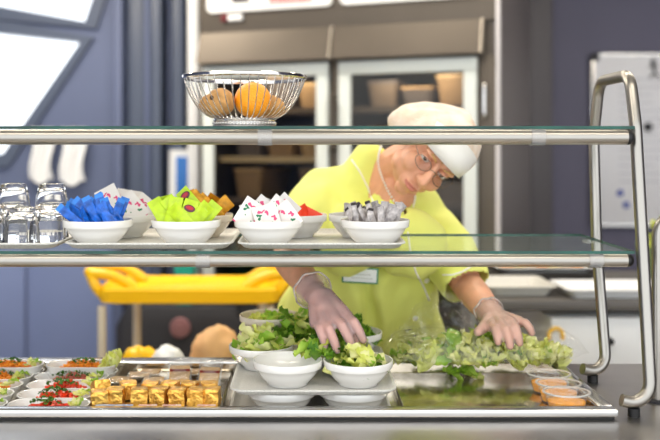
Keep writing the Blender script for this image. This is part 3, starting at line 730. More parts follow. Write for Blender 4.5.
for i, px in enumerate((115.5, 139, 159.5, 177.5, 197)):
    gold((px-VX)/FPX*1.822, 1.825, PZ+.001, R_(-.3, .3), 'gold foil cheese cube, %s of the front row from the dishes' % names[i])
for i, px in enumerate((128, 150, 170, 190, 209)):
    gold((px-VX)/FPX*1.868, 1.870+R_(-.002, .002), PZ+.001, R_(-.3, .3), 'gold foil cheese cube, %s of the second row from the dishes' % names[i])
gold((102-VX)/FPX*1.872, 1.868, PZ+.004, .5, 'tilted gold foil cheese cube leaning by the dishes', -.35)
gold((98-VX)/FPX*1.80, 1.812, PZ, .3, 'gold foil cheese cube closest to the front dish')
gold((212-VX)/FPX*1.83, 1.828, PZ, -.1, 'gold foil cheese cube at the salad tray end of the front row')
m_b1 = mat('butter_print_blue', rgb(70, 140, 215), .35, col2=rgb(232, 240, 248), vscale=160); m_b2 = mat('butter_print_red', rgb(236, 232, 232), .35, col2=rgb(196, 70, 80), vscale=150)
for i, px in enumerate((104, 123, 147, 171, 206)):
    t = thing('butter_portion', ['blue and white butter portion beside the front dish', 'blue butter portion, second along the rim', 'white and red butter portion, third along the rim', 'white and red butter portion, fourth along the rim', 'white and red butter portion closest to the salad tray'][i], 'butter', ((px-VX)/FPX*1.782, 1.784, PZ), R_(-.1, .1), 'butter portions along the rim')
    MB().rrloft([(.015, .009, .003, 0), (.018, .012, .003, .009), (.0185, .0125, .003, .0092), (.0185, .0125, .003, .0096)], 3).build('tub', M['white'], t)
    MB().rrloft([(.0185, .0125, .003, .0097), (.0185, .0125, .003, .0105)], 3).build('foil_lid', m_b1 if i < 2 else m_b2, t)
m_bis = mat('biscuit', rgb(206, 164, 104), .6, var=.15, vscale=60); m_bred = mat('wrapper_red_band', rgb(132, 44, 36), .4)
def biscuit(x, y, z, tilt, rz, lb):
    t = thing('wrapped_biscuit', lb, 'biscuit', (x, y, z), rz, 'wrapped biscuits'); t.rotation_euler = (tilt, 0, rz)
    MB().rbox(-.022, .022, -.003, .003, .004, .046, .0015).build('biscuit', m_bis, t)
    MB().rbox(-.0225, .0225, -.0042, -.0036, .030, .036, .0002).build('printed_band', m_bred, t)
    mm = sachet_me('wrapper', .054, .070, [M['wrap'], M['wrap']], .011)
    obj('wrapper', mm, t, (0, 0, .034))
biscuit((179-VX)/FPX*1.985, 1.985, PZ, -.75, .05, 'wrapped biscuit propped up behind the cheese cubes, farther from the salad bowls')
biscuit((208-VX)/FPX*1.975, 1.972, PZ, -.75, -.1, 'wrapped biscuit propped up behind the cheese cubes, nearer the salad bowls')
for i, (px, y) in enumerate(((122, 1.99), (137, 2.035), (152, 1.985), (150, 2.06), (190, 2.06))):
    biscuit((px-VX)/FPX*y, y+.03, PZ+.007, 1.5, R_(-.3, .3), ['wrapped biscuit lying flat beside the lettuce leaf', 'wrapped biscuit lying flat behind the others', 'wrapped biscuit lying flat in the middle of the pan', 'wrapped biscuit lying against the well back', 'wrapped biscuit lying flat behind the propped pair'][i])

# ------------------------------------------------------------------ sauce cups
m_sauce = mat('orange_sauce', rgb(247, 160, 28), .25, 0, var=.2, vscale=60)
cupp = [(.030, 0), (.0335, .020), (.0370, .038), (.0400, .0385), (.0402, .040), (.0365, .0398), (.0328, .021), (.0292, .0012), (0, .001), (0, 0)]
cup_me = MB().lathe(cupp, 36, close=True, sx=1.17).mesh('cup', M['cup'], 50)
cuprim_me = MB().lathe([(.0372, .0375), (.0405, .0380), (.0408, .0395), (.0405, .0408), (.0365, .0405)], 36, close=True, sx=1.17).mesh('cup_rim', film('cup_rim_plastic', (.96, .95, .93, 1), 1.4, .15, haze=.35, hazecol=(.9, .88, .84, 1), gloss=.1), 50)
sa = MB().lathe([(0, .0035), (.0285, .0035), (.0325, .021), (.0312, .0222), (.02, .0235), (.008, .0248), (0, .0245)], 32, sx=1.16)
for i, v in enumerate(sa.v): sa.v[i] = (v[0], v[1], v[2]+(.0022*noise.noise(Vector(v)*120) if v[2] > .02 else 0))
sa_me = sa.mesh('sauce', m_sauce, 60)
for px, y, lb in ((549, 1.945, 'rear clear cup of orange sauce on the cooling plate'), (558.5, 1.868, 'middle clear cup of orange sauce'), (566.5, 1.800, 'front clear cup of orange sauce nearest the rim')):
    t = thing('sauce_cup', lb, 'sauce cup', ((px-VX)/FPX*y, y, .8662), 0, 'clear cups of orange sauce')
    obj('cup', cup_me, t); obj('cup_rim', cuprim_me, t); s_ = obj('sauce', sa_me, t); s_['label'] = 'orange sauce with small chunks'

# ------------------------------------------------------------------ refrigerator, turned a little
FO = Vector((.81, 3.8, 0)); FR = math.atan2(-.375, .927)
t = thing('refrigerator', 'tall stainless double-door refrigerator with pale framed glass doors', 'refrigerator', FO, FR)
body = MB()
body.box(-1.42, -1.385, .03, 1.0, .10, 2.6); body.box(-.74, -.715, .03, 1.0, .10, 1.80)
body.box(-1.385, -.02, .97, 1.0, .10, 2.6); body.box(-1.385, -.02, .03, .97, 1.80, 2.6); body.box(-1.385, -.02, .03, .97, .10, .24)
body.build('carcass', M['fridge'], t)
MB().box(-.02, 0, .03, 1.0, .10, 2.6).build('side_panel', M['fridge_side'], t)
st = MB()
for (a, b) in ((-1.42, -1.392), (-.752, -.703), (-.08, -.004)): st.rbox(a, b, 0, .03, .10, 1.788, .003)
st.build('stile', M['fridge'], t)
MB().rbox(-.004, .012, -.008, .035, .10, 2.6, .003).build('edge_trim', mat('pale_edge_trim', rgb(206, 202, 204), .35), t)
for (a, b) in ((-1.40, -.735), (-.72, -.06)):
    mb = MB(); mb.add([(a, 0.02, 1.79), (b, .02, 1.79), (b, -.075, 1.79), (a, -.075, 1.79), (a, .02, 1.935), (b, .02, 1.935), (b, -.035, 1.935), (a, -.035, 1.935)], [(0, 1, 2, 3), (4, 7, 6, 5), (2, 1, 5, 6), (0, 3, 7, 4), (3, 2, 6, 7), (1, 0, 4, 5)])
    p = mb.build('slanted_panel', M['fridge'], t)
    MB().add([(b, -.03, 1.79), (b+.008, -.03, 1.79), (b+.008, -.08, 1.79), (b, -.08, 1.79), (b, .0, 1.938), (b+.008, .0, 1.938), (b+.008, -.038, 1.938), (b, -.038, 1.938)], [(0, 1, 2, 3), (4, 7, 6, 5), (2, 1, 5, 6), (0, 3, 7, 4), (3, 2, 6, 7), (1, 0, 4, 5)]).build('panel_end', mat('panel_end_trim', rgb(200, 190, 176), .3, .6), p)
MB().box(-1.42, -.004, 0, .03, 1.776, 1.795).build('door_header', M['fridge'], t)
MB().box(-1.42, -.004, 0, .03, 1.936, 2.6).build('upper_fascia', M['fridge'], t)
m_frame = mat('pale_door_frame', rgb(206, 212, 210), .4)
m_int = mat('fridge_interior', rgb(96, 84, 72), .5)
for (a, b) in ((-1.392, -.752), (-.703, -.08)):
    d = MB(); fw = .058
    d.rbox(a, b, -.03, .0, 1.777-fw, 1.777, .006); d.rbox(a, b, -.03, .0, .25, .25+fw, .006)
    d.rbox(a, a+fw, -.03, .0, .25+fw, 1.777-fw, .006); d.rbox(b-fw, b, -.03, .0, .25+fw, 1.777-fw, .006)
    do = d.build('door', m_frame, t)
    MB().box(a+fw, b-fw, -.016, -.010, .25+fw, 1.777-fw).build('pane', M['doorglass'], do)
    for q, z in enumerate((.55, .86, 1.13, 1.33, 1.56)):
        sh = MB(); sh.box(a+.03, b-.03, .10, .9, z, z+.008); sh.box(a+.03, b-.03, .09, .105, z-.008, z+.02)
        so = sh.build('shelf', m_int if q != 3 else mat('pale_shelf', rgb(186, 168, 130), .4), t)  # one shelf is paler than the others
t2cols = [rgb(150, 122, 88), rgb(178, 150, 108), rgb(120, 104, 88), rgb(96, 88, 84)]
gi = 0
for (a, b) in ((-1.392, -.752), (-.703, -.08)):
    for z in (.868, 1.138, 1.338, 1.568):
        for q in range(3):
            gi += 1
            if (gi*7) % 5 == 0: continue
            wd = (b-a-.16)/3; x0 = a+.07+q*(wd+.01); h = (.10, .15, .12, .09, .14)[gi % 5]
            o = bpy.data.objects.new('storage_box', None); C.objects.link(o)
            o.location = FO + Matrix.Rotation(FR, 3, 'Z') @ Vector((x0+wd/2, .34, z)); o.rotation_euler = (0, 0, FR)
            tag(o, '%s lidded box, %s shelf of the %s refrigerator door, %s along' % (('tan', 'beige', 'brown', 'grey')[gi % 4], {.868: 'lowest', 1.138: 'second', 1.338: 'third', 1.568: 'top'}[z], 'wall side' if a < -1 else 'pillar side', ('first', 'second', 'third')[q]), 'box', 'boxes in the refrigerator')
            mm = mat('storage_box', t2cols[gi % 4], .5)
            MB().rrloft([(wd/2-.02, .17, .02, .0005), (wd/2-.004, .19, .024, h)], 4).build('tub', mm, o)
            MB().rrloft([(wd/2, .195, .024, h), (wd/2, .195, .024, h+.012)], 4).build('lid', mat('storage_lid', tuple(min(1, c*1.3) for c in t2cols[(gi+1) % 4][:3])+(1,), .4), o)
for xm in (-1.07, -.39):  # glowing strip and area light added to brighten the refrigerator interior
    MB().rbox(xm-.2, xm+.2, .04, .08, 1.735, 1.76, .004).build('fill_strip', mat('fill_strip_glow', (1, .86, .62, 1), .5, emit=4), t)
    ld = bpy.data.lights.new('fill_strip_light', 'AREA'); ld.shape = 'RECTANGLE'; ld.size = .4; ld.size_y = .04; ld.energy = 1.1; ld.color = (1, .9, .74)
    lo = bpy.data.objects.new('fill_strip_light', ld); C.objects.link(lo); lo.parent = t; lo.location = (xm, .06, 1.730); lo.rotation_euler = (math.radians(20), 0, 0)
hd = MB(); hd.tube(fillet([(-.045, -.0, 1.52), (-.045, -.05, 1.52), (-.045, -.05, 1.66), (-.045, -.0, 1.66)], [.015, .015], 5), .008, 10); hd.build('door_handle', M['chrome'], t)
MB().tube(fillet([(-.728, 0, 1.38), (-.728, -.045, 1.38), (-.728, -.045, 1.62), (-.728, 0, 1.62)], [.015, .015], 5), .008, 10).build('door_handle', M['fridge'], t)
lg = MB()
for (x, y) in ((-1.36, .1), (-.06, .1), (-1.36, .92), (-.06, .92)): MB().lathe([(0, 0), (.025, 0), (.02, .1), (0, .1)], 12, Matrix.Translation((x, y, 0))).build('foot', M['black'], t)
# menu signs on its front
for (a, b, lb) in ((-1.375, -.738, 'white menu sign with red lettering above the refrigerator door by the blue wall'), (-.700, -.06, 'white menu sign above the refrigerator door by the pillar')):
    o = bpy.data.objects.new('menu_sign', None); C.objects.link(o); o.location = FO; o.rotation_euler = (0, 0, FR); tag(o, lb, 'sign', 'signs above the refrigerator')
    hx = (b-a)/2; Mx = Matrix.Translation(((a+b)/2, -.002, 2.034+.16)) @ Matrix.Rotation(PI/2, 4, 'X')
    MB().rrloft([(hx, .16, .03, 0), (hx, .16, .03, .012)], 6, M=Mx).build('panel', M['white'], o)
    if a < -1:
        tx = MB(); rnd = random.Random(4); x = -1.045
        while x < -.845:
            wd = rnd.uniform(.010, .018); tx.box(x, x+wd, -.0155, -.014, 2.062, 2.062+rnd.uniform(.026, .034)); x += wd+.006
        tx.build('lettering', mat('sign_red', rgb(204, 44, 48), .5), o)
        MB().box(-1.05, -.84, -.0155, -.014, 2.050, 2.0535).build('underline', mat('sign_grey', rgb(150, 140, 140), .5), o)
        MB().rbox(-1.24, -1.15, -.0155, -.014, 2.075, 2.11, .0004).build('dark_mark', M['dark'], o)
o = thing('magnet_clip', 'small dark red and white clip under the menu sign', 'clip', FO, FR)
MB().rbox(-1.30, -1.265, -.016, -.0005, 1.99, 2.028, .003).build('grip', mat('clip_red', rgb(96, 20, 30), .5), o)
MB().rbox(-1.264, -1.19, -.014, -.0005, 1.992, 2.022, .003).build('tag', M['white'], o)

# ------------------------------------------------------------------ things along the back wall
def towel(x0, x1, y0, y1, Y, lb):
    a, b = P(x0, y0, Y), P(x1, y1, Y); wd = b.x-a.x; hh = a.z-b.z; n, m_ = 12, 16; vs = []; fs = []
    for s_ in (0, 1):
        for j in range(m_+1):
            v = j/m_
            for i in range(n+1):
                u = i/n; pinch = 1-.22*math.sin(PI*v)*(1 if u > .5 else .5)
                vs.append(((u-.5)*wd*pinch+.012*math.sin(v*6), -.02+.012*math.sin(u*9+v*2)-s_*.006, -v*hh*(1-.05*math.cos(u*7))))
    N = (n+1)*(m_+1)
    for s_ in (0, 1):
        for j in range(m_):
            for i in range(n): q = s_*N+j*(n+1)+i; fs.append((q, q+1, q+n+2, q+n+1))
    rim = [i for i in range(n+1)]+[j*(n+1)+n for j in range(1, m_+1)]+[m_*(n+1)+i for i in range(n-1, -1, -1)]+[j*(n+1) for j in range(m_-1, 0, -1)]
    for p, q in zip(rim, rim[1:]+rim[:1]): fs.append((p, q, q+N, p+N))
    t = thing('towel', lb, 'towel', ((a.x+b.x)/2, Y, a.z), 0, 'white towels on the blue wall')
    MB().add(vs, fs).build('cloth', M['white'], t, 60)
    MB().tube([(0, .045, .0), (0, -.02, .0), (0, -.03, .012)], .008, 8).build('hook', M['chrome'], t)
towel(31, 56, 128, 181, WY-.05, 'white towel hanging nearest the slanted window')
towel(61, 88, 128, 183, WY-.05, 'white towel hanging nearer the pipes')
t = thing('soap_dispenser', 'white wall dispenser with a blue panel beside the refrigerator', 'dispenser', P(183, 231, 4.83))
a = P(183, 231, 4.83); h = P(183, 150, 4.83).z-a.z
MB().rrloft([(.055, .045, .02, 0), (.075, .05, .03, h*.2), (.07, .05, .03, h)], 5).build('case', M['white'], t)
MB().rbox(-.03, .055, -.056, -.0505, h*.38, h*.92, .002).build('panel', mat('dispenser_blue', rgb(40, 110, 190), .4), t)
MB().lathe([(0, -.052), (.034, -.052), (.034, -.058), (0, -.058)], 20, Matrix.Translation((.02, 0, h*.3)) @ Matrix.Rotation(0, 4, 'X') @ Matrix(((1, 0, 0, 0), (0, 0, 1, 0), (0, 1, 0, 0), (0, 0, 0, 1)))).build('button', M['white'], t)

# whiteboard
bz0, bz1, bx0, bx1, byy = .95, 1.92, 1.655, 2.75, 5.16
t = thing('whiteboard', 'large white notice board with notes and magnets on the slate wall', 'whiteboard', (0, 0, 0))
MB().rbox(bx0, bx1, byy, byy+.035, bz0, bz1, .004).build('board', mat('board_white', rgb(222, 222, 228), .35), t)
fr = MB(); 
for (a, b, c, d) in ((bx0-.012, bx1, bz1-.004, bz1+.012), (bx0-.012, bx1, bz0-.012, bz0+.004), (bx0-.012, bx0+.004, bz0, bz1)): fr.rbox(a, b, byy-.006, byy+.03, c, d, .003)
fr.build('frame', M['steel'], t)
MB().rbox(bx0-.016, bx0+.03, byy-.008, byy-.0061, bz1-.03, bz1+.015, .0007).build('corner', M['dark'], t)
def mark(nm, cx, cy, rr, m, sz=1):
    p = P(cx, cy, byy); MB().lathe([(0, 0), (rr, 0), (rr*.9, .008), (0, .010)], 16, Matrix.Translation((p.x, byy, p.z)) @ Matrix.Rotation(PI/2, 4, 'X')).build(nm, m, t)
mark('magnet', 620, 193, .020, mat('magnet_blue', rgb(50, 70, 160), .4)); mark('magnet', 626, 205, .020, mat('magnet_blue2', rgb(60, 80, 165), .4)); mark('magnet', 648, 127, .028, M['dark'])
p = P(653, 67, byy); fg = MB()
fg.sphere((p.x, byy-.003, p.z+.03), (.016, .003, .018), 10, 8); fg.tube([(p.x, byy-.003, p.z+.02), (p.x+.008, byy-.003, p.z-.03)], .008, 6); fg.tube([(p.x+.008, byy-.003, p.z-.03), (p.x-.02, byy-.003, p.z-.06)], .006, 6); fg.tube([(p.x+.008, byy-.003, p.z-.03), (p.x+.03, byy-.003, p.z-.06)], .006, 6); fg.tube([(p.x-.025, byy-.003, p.z), (p.x+.03, byy-.003, p.z+.005)], .005, 6)
fg.build('figure_drawing', M['dark'], t)
nt_ = MB(); rnd = random.Random(2)
for i in range(14):
    z = 1.78-.045*i; L = rnd.uniform(.18, .34); nt_.box(1.80, 1.80+L, byy-.001, byy+.001, z, z+.006)
nt_.build('note_lines', mat('note_ink', rgb(178, 178, 190), .6), t)

# ------------------------------------------------------------------ back worktable with trays
t = thing('steel_worktable', 'stainless steel worktable behind the server carrying trays', 'table', (0, 0, 0))
MB().rbox(.60, 2.6, 3.02, 3.75, .845, .88, .004).build('tabletop', mat('dull_table_steel', rgb(104, 100, 97), .5, .3), t)
for (x, y) in ((.66, 3.08), (.66, 3.7), (1.62, 3.08), (2.54, 3.08), (2.54, 3.7)): MB().box(x-.02, x+.02, y-.02, y+.02, 0, .845).build('leg', M['steel'], t)
MB().rbox(.66, 2.54, 3.10, 3.7, .25, .27, .004).build('lower_shelf', M['steel'], t)
def gtray(x0, x1, y0, y1, z, m, lb, h=.03):
    o = MB().rrloft([((x1-x0)/2-.03, (y1-y0)/2-.03, .02, 0), ((x1-x0)/2-.01, (y1-y0)/2-.01, .03, h-.004), ((x1-x0)/2, (y1-y0)/2, .03, h-.003), ((x1-x0)/2, (y1-y0)/2, .03, h), ((x1-x0)/2-.014, (y1-y0)/2-.014, .03, h), ((x1-x0)/2-.034, (y1-y0)/2-.034, .02, .005)], 5).build('food_tray', m, None, 40, ((x0+x1)/2, (y0+y1)/2, z))
    tag(o, lb, 'tray', 'trays on the worktable'); return o
gtray(.62, .87, 3.08, 3.36, .8805, M['tray'], 'dark steel tray at the front of the back worktable', .035)
gtray(.72, 1.12, 3.40, 3.68, .8805, mat('dull_tray', rgb(84, 82, 80), .5, .3), 'steel tray under the snack tray on the worktable', .035)
gtray(.73, 1.11, 3.41, 3.67, .9165, M['white'], 'white tray of orange and yellow snacks on the worktable', .022)
gtray(.885, 1.36, 3.03, 3.28, .8805, M['white'], 'plain white tray on the worktable in front of the snacks', .032)
for i in range(14):
    x = .78+.045*(i % 7); y = 3.48+.07*(i//7)
    bm = bmesh.new(); bmesh.ops.create_uvsphere(bm, u_segments=12, v_segments=8, radius=1)
    for v in bm.verts: v.co = Vector((v.co.x*.026, v.co.y*.024, v.co.z*.017+.017))*(1+.12*noise.noise(v.co*2+Vector((i, 0, 0))))
    m = MB(); m.frombm(bm)
    tag(m.build('snack', mat('snack_%d' % i, (rgb(240, 160, 40), rgb(236, 210, 120), rgb(226, 196, 160))[i % 3], .5), None, 60, (x, y, .9215)), 'small %s snack on the white tray behind the server, spot %s' % (('orange', 'yellow', 'beige')[i % 3], 'front row' if i < 7 else 'rear row'), 'snack', 'snacks on the white tray')
t = thing('undercounter_unit', 'white undercounter unit with a yellow arch emblem below the worktable', 'cabinet', (0, 0, 0))
MB().rbox(.83, 1.58, 3.04, 3.62, .28, .818, .012).build('body', M['white'], t)
p = P(555.5, 338, 3.04); ar = [(p.x+.023*math.cos(a), 3.036, p.z+.023*math.sin(a)+.010) for a in [PI*i/10 for i in range(11)]]
MB().tube([(p.x+.023, 3.036, p.z-.004)]+ar+[(p.x-.023, 3.036, p.z-.004)], .0065, 8).build('emblem', M['yellow'], t)
MB().rbox(.86, 1.55, 3.034, 3.0399, .32, .62, .002).build('door_panel', M['white'], t)
p = P(608, 340, 3.04); MB().lathe([(0, 0), (.012, 0), (.012, -.03), (0, -.03)], 12, Matrix.Translation((p.x, 3.04, p.z)) @ Matrix.Rotation(-PI/2, 4, 'X')).build('knob', M['black'], t)
t = thing('herb_crate', 'crate of fresh green herbs at the frame edge on the worktable', 'crate', (1.47, 3.42, .8805))
MB().rrloft([(.15, .12, .02, 0), (.17, .14, .02, .14), (.165, .135, .02, .14), (.14, .11, .02, .01)], 4).build('crate', mat('crate_green', rgb(120, 140, 96), .5), t)
heap('herb_bunch', 'bunch of leafy green herbs standing in the crate', 'herbs', 1.46, 3.42, 1.0, .15, .12, .16, 60, {'leaf_mid': 3, 'leaf_light': 2}, 1.8, 31)

# ------------------------------------------------------------------ yellow trolley, dark machine, bags behind the counter
ty = 3.2
t = thing('service_trolley', 'yellow plastic service trolley with raised handles by the blue wall', 'trolley', (0, 0, 0))
xa, xb = (96-VX)/FPX*ty, (280-VX)/FPX*ty; xc = (xa+xb)/2; hw = (xb-xa)/2; zt = P(0, 288, ty).z
Mx = Matrix.Translation((xc, ty+.16, 0))
MB().rrloft([(hw-.03, .13, .04, zt-.062), (hw-.004, .155, .05, zt-.055), (hw, .16, .05, zt-.01), (hw-.006, .154, .05, zt), (hw-.02, .14, .045, zt-.004), (hw-.035, .125, .04, zt-.015)], 6, M=Mx).build('top_tray', M['yellow'], t)
for sx in (-1, 1):
    pts = [(xc+sx*(hw-.13), ty+.06, zt-.01), (xc+sx*(hw-.05), ty+.05, zt+.035), (xc+sx*(hw+.035), ty+.06, zt+.045), (xc+sx*(hw+.045), ty+.16, zt+.047), (xc+sx*(hw+.035), ty+.26, zt+.045), (xc+sx*(hw-.05), ty+.27, zt+.035), (xc+sx*(hw-.13), ty+.26, zt-.01)]
    MB().tube(bez(pts, 5), .019, 10).build('handle', M['yellow'], t)
    MB().tube(bez([(xc+sx*(hw-.02), ty+.05, zt-.04), (xc+sx*(hw+.01), ty+.04, zt+.0), (xc+sx*(hw+.035), ty+.06, zt+.045)], 5), .019, 10).build('handle_brace', M['yellow'], t)
m_cream = mat('cream_post', rgb(214, 204, 184), .4)
for (px, yy) in ((102, .03), (270, .03), (137, .28), (262, .28)):
    x = (px-VX)/FPX*(ty+yy); MB().tube([(x, ty+yy, .09), (x, ty+yy, zt-.07)], .016, 12).build('post', m_cream, t)
    wh = MB(); wh.lathe([(0, -.012), (.042, -.012), (.045, -.006), (.045, .006), (.042, .012), (0, .012)], 20, Matrix.Translation((x, ty+yy, .046)) @ Matrix.Rotation(PI/2, 4, 'Y')); wh.build('castor', M['black'], t)
MB().rrloft([(hw-.03, .13, .04, .30), (hw-.01, .15, .05, .31), (hw-.01, .15, .05, .35), (hw-.03, .13, .04, .34)], 6, M=Mx).build('lower_tray', M['yellow'], t)
t = thing('floor_machine', 'dark machine with a round brownish cap behind the yellow trolley', 'machine', (0, 0, 0))
MB().rrloft([(.34, .2, .05, 0), (.34, .2, .06, .62), (.30, .17, .06, .70)], 6, M=Matrix.Translation((-.48, 4.05, 0))).build('housing', M['dark'], t)
MB().rbox(-.30, -.12, 3.86, 4.2, .02, .80, .03).build('tank', M['black'], t)
p = P(180, 328, 3.84); MB().lathe([(0, .03), (.02, .032), (.022, .02), (.040, .02), (.044, 0), (0, 0)], 24, Matrix.Translation((p.x, 3.85, p.z)) @ Matrix.Rotation(PI/2, 4, 'X')).build('cap', mat('rust_cap', rgb(150, 108, 112), .5), t)
t = thing('teal_crate', 'small teal crate on the dark machine behind the trolley', 'crate', (-.535, 4.05, .7005))
MB().rrloft([(.035, .09, .01, 0), (.042, .1, .015, .17), (.038, .095, .015, .17), (.03, .085, .01, .008)], 4).build('shell', mat('teal_plastic', rgb(40, 170, 150), .4), t)
# low prep table just behind the counter, soft bags on it
t = thing('prep_table', 'low prep table behind the counter under the bread bags', 'table', (0, 0, 0))
MB().rbox(-.60, -.10, 2.55, 3.0, .635, .66, .004).build('tabletop', M['steel'], t)
for x in (-.57, -.13):
    for y in (2.58, 2.97): MB().box(x-.015, x+.015, y-.015, y+.015, 0, .635).build('leg', M['steel'], t)
def lump(name, cat, lb, x, y, z, rx, ry, rz, m, seed, amp=.18):
    bm = bmesh.new(); bmesh.ops.create_uvsphere(bm, u_segments=36, v_segments=22, radius=1)
    for v in bm.verts:
        d = 1+amp*noise.noise(v.co*1.9+Vector((seed, 0, 0)))+amp*.5*noise.noise(v.co*4.5+Vector((0, seed, 0)))
        q = v.co*d; v.co = Vector((q.x*rx, q.y*ry, (max(q.z, -.75)+.75)*rz))
    mb = MB(); mb.frombm(bm); o = mb.build(name, m, None, 60, (x, y, z)); return tag(o, lb, cat)
lump('bread_bag', 'bag', 'crumpled brown paper bread bag behind the cheese cubes', (213-VX)/FPX*2.75, 2.80, .6605, .085, .09, .100, mat('brown_paper', rgb(214, 168, 118), .7, var=.1, vscale=14), 3)
lump('napkin_pack', 'napkins', 'white wrapped napkin pack beside the brown bread bag', (172-VX)/FPX*2.72, 2.66, .6605, .055, .06, .085, M['white'], 9)
lump('cleaning_cloth', 'cloth', 'crumpled yellow cleaning cloth behind the counter', (140-VX)/FPX*2.7, 2.70, .6605, .06, .06, .080, M['yellow'], 14)

# ------------------------------------------------------------------ the server
def chain(mb, pts, rs, n=16, sub=3):
    """closed tapered limb through joints with round ends"""
    pts = [Vector(p) for p in pts]; P2 = []; R2 = []
    for i in range(len(pts)-1):
        for j in range(sub): u = j/sub; P2.append(pts[i].lerp(pts[i+1], u)); R2.append(rs[i]*(1-u)+rs[i+1]*u)
    P2.append(pts[-1]); R2.append(rs[-1])
    d0 = (P2[0]-P2[1]).normalized(); d1 = (P2[-1]-P2[-2]).normalized()
    a = [P2[0]+d0*R2[0]*q for q in (.98, .8, .45)]; ar = [R2[0]*.18, R2[0]*.6, R2[0]*.89]
    b = [P2[-1]+d1*R2[-1]*q for q in (.45, .8, .98)]; br = [R2[-1]*.89, R2[-1]*.6, R2[-1]*.18]
    return mb.tube(a+P2+b, ar+R2+br, n)
def remesh(mb, name, voxel, smooth, m, fac=.5):
    me = mb.mesh(name, m, 180); tmp = bpy.data.objects.new(name, me); C.objects.link(tmp)
    r = tmp.modifiers.new('r', 'REMESH'); r.mode = 'VOXEL'; r.voxel_size = voxel; r.adaptivity = 0
    if smooth: s_ = tmp.modifiers.new('s', 'SMOOTH'); s_.iterations = smooth; s_.factor = fac
    bpy.context.view_layer.update()
    out = bpy.data.meshes.new_from_object(tmp.evaluated_get(bpy.context.evaluated_depsgraph_get())); bpy.data.objects.remove(tmp)
    out.name = name; out.materials.clear(); out.materials.append(m); out.shade_smooth(); return out
def getco(me): a = np.empty(len(me.vertices)*3); me.vertices.foreach_get('co', a); return a.reshape(-1, 3)
def setco(me, a): me.vertices.foreach_set('co', a.ravel()); me.update()

Hc = P(432.5, 152.5, 2.24)
hL = Vector((.67, .31, -.67)).normalized(); hF = Vector((-.10, -.86, -.5)).normalized(); hU = hL.cross(-hF).normalized()
HM = Matrix((( hL.x, -hF.x, hU.x, Hc.x), (hL.y, -hF.y, hU.y, Hc.y), (hL.z, -hF.z, hU.z, Hc.z), (0, 0, 0, 1)))
def H(x, y, z): return HM @ Vector((x, y, z))
HR = HM.to_3x3().to_4x4()
NB = P(384, 173, 2.36)
RS = P(324, 190, 2.38); LS = P(431, 222, 2.40)
RE = P(287, 258, 2.17); LE = P(468, 286, 2.27)
RW = P(318, 297, 1.965); LW = P(494, 318, 2.085)
PEL = Vector((.15, 2.48, .93))
t_person = thing('person', 'server in a lime tunic, hairnet and gloves leaning over the salad bowls', 'person', (.15, 2.62, 0))
inv = Matrix.Translation((-.15, -2.62, 0))
def pobj(name, me, parent=None):
    if parent is None: me.transform(inv); return obj(name, me, t_person)
    me.transform(inv); return obj(name, me, parent)

b = MB()
def hs(c, r): b.sphere(H(*c), r, 24, 16, HR)
hs((0, .014, .030), (.074, .092, .086)); hs((0, -.026, -.042), (.059, .060, .070)); hs((0, -.066, -.098), (.021, .017, .016))
hs((0, -.045, .045), (.060, .040, .050))
for s_ in (-1, 1):
    hs((s_*.034, -.054, -.034), (.027, .028, .028)); hs((s_*.028, -.073, .021), (.024, .014, .010)); hs((s_*.010, -.095, -.036), (.0085, .009, .007)); hs((s_*.076, .014, -.012), (.008, .018, .031)); hs((s_*.046, -.018, -.066), (.016, .034, .026))
hs((0, -.070, -.070), (.032, .021, .026)); hs((0, -.0905, -.0635), (.021, .0075, .0055)); hs((0, -.0885, -.0735), (.018, .0085, .0065))
chain(b, [H(0, -.078, .012), H(0, -.093, -.014), H(0, -.103, -.033)], [.0085, .0105, .0130], 12)
chain(b, [H(0, .032, -.040), NB+Vector((.02, 0, .01)), NB+Vector((-.01, .04, -.08))], [.053, .055, .075])
# trunk and shoulders
MS = (RS+LS)/2
for s_, sh in ((-1, RS), (1, LS)):
    chain(b, [sh.lerp(MS, .35)+Vector((0, .03, -.05)), PEL.lerp(MS, .45)+Vector((s_*.05, .02, 0)), PEL+Vector((s_*.075, 0, 0))], [.085, .100, .12])
chain(b, [RS, NB+Vector((-.03, .03, -.03))], [.05, .045]); chain(b, [LS, NB+Vector((.05, .03, -.07))], [.042, .04])
chain(b, [NB+Vector((.03, -.03, -.05)), MS+Vector((0, -.02, -.06))], [.052, .075])
chain(b, [RS, RS.lerp(RE, .5), RE, RE.lerp(RW, .35), RW], [.050, .046, .038, .037, .026], 18, 4)
chain(b, [LS, LS.lerp(LE, .5), LE, LE.lerp(LW, .35), LW], [.050, .047, .039, .038, .027], 18, 4)
for s_ in (-1, 1):
    chain(b, [PEL+Vector((s_*.09, 0, -.04)), Vector((.15+s_*.10, 2.62, .50)), Vector((.15+s_*.10, 2.66, .085))], [.092, .062, .042], 16, 4)
    chain(b, [Vector((.15+s_*.10, 2.68, .045)), Vector((.15+s_*.11, 2.50, .035))], [.036, .028])
RH = dict(wrist=RW, base=[P(315.5, 323, 1.918), P(323.5, 321, 1.908), P(335, 318, 1.903), P(347, 316, 1.908)], tip=[P(325, 346, 1.888), P(337, 350, 1.876), P(352, 346, 1.876), P(363, 340, 1.882)], thumb=[P(332, 305, 1.955), P(349, 322, 1.945), P(355, 341, 1.925)], bend=Vector((0, -.010, .010)))
LH = dict(wrist=LW, base=[P(493, 327, 2.02), P(502, 325, 2.012), P(511, 323, 2.012), P(519.5, 322, 2.022)], tip=[P(498, 342, 1.985), P(510, 346, 1.975), P(519.5, 343, 1.982), P(532, 333, 2.0)], thumb=[P(489, 321, 2.06), P(483, 328, 2.035), P(478, 332, 2.015)], bend=Vector((0, -.008, .010)))
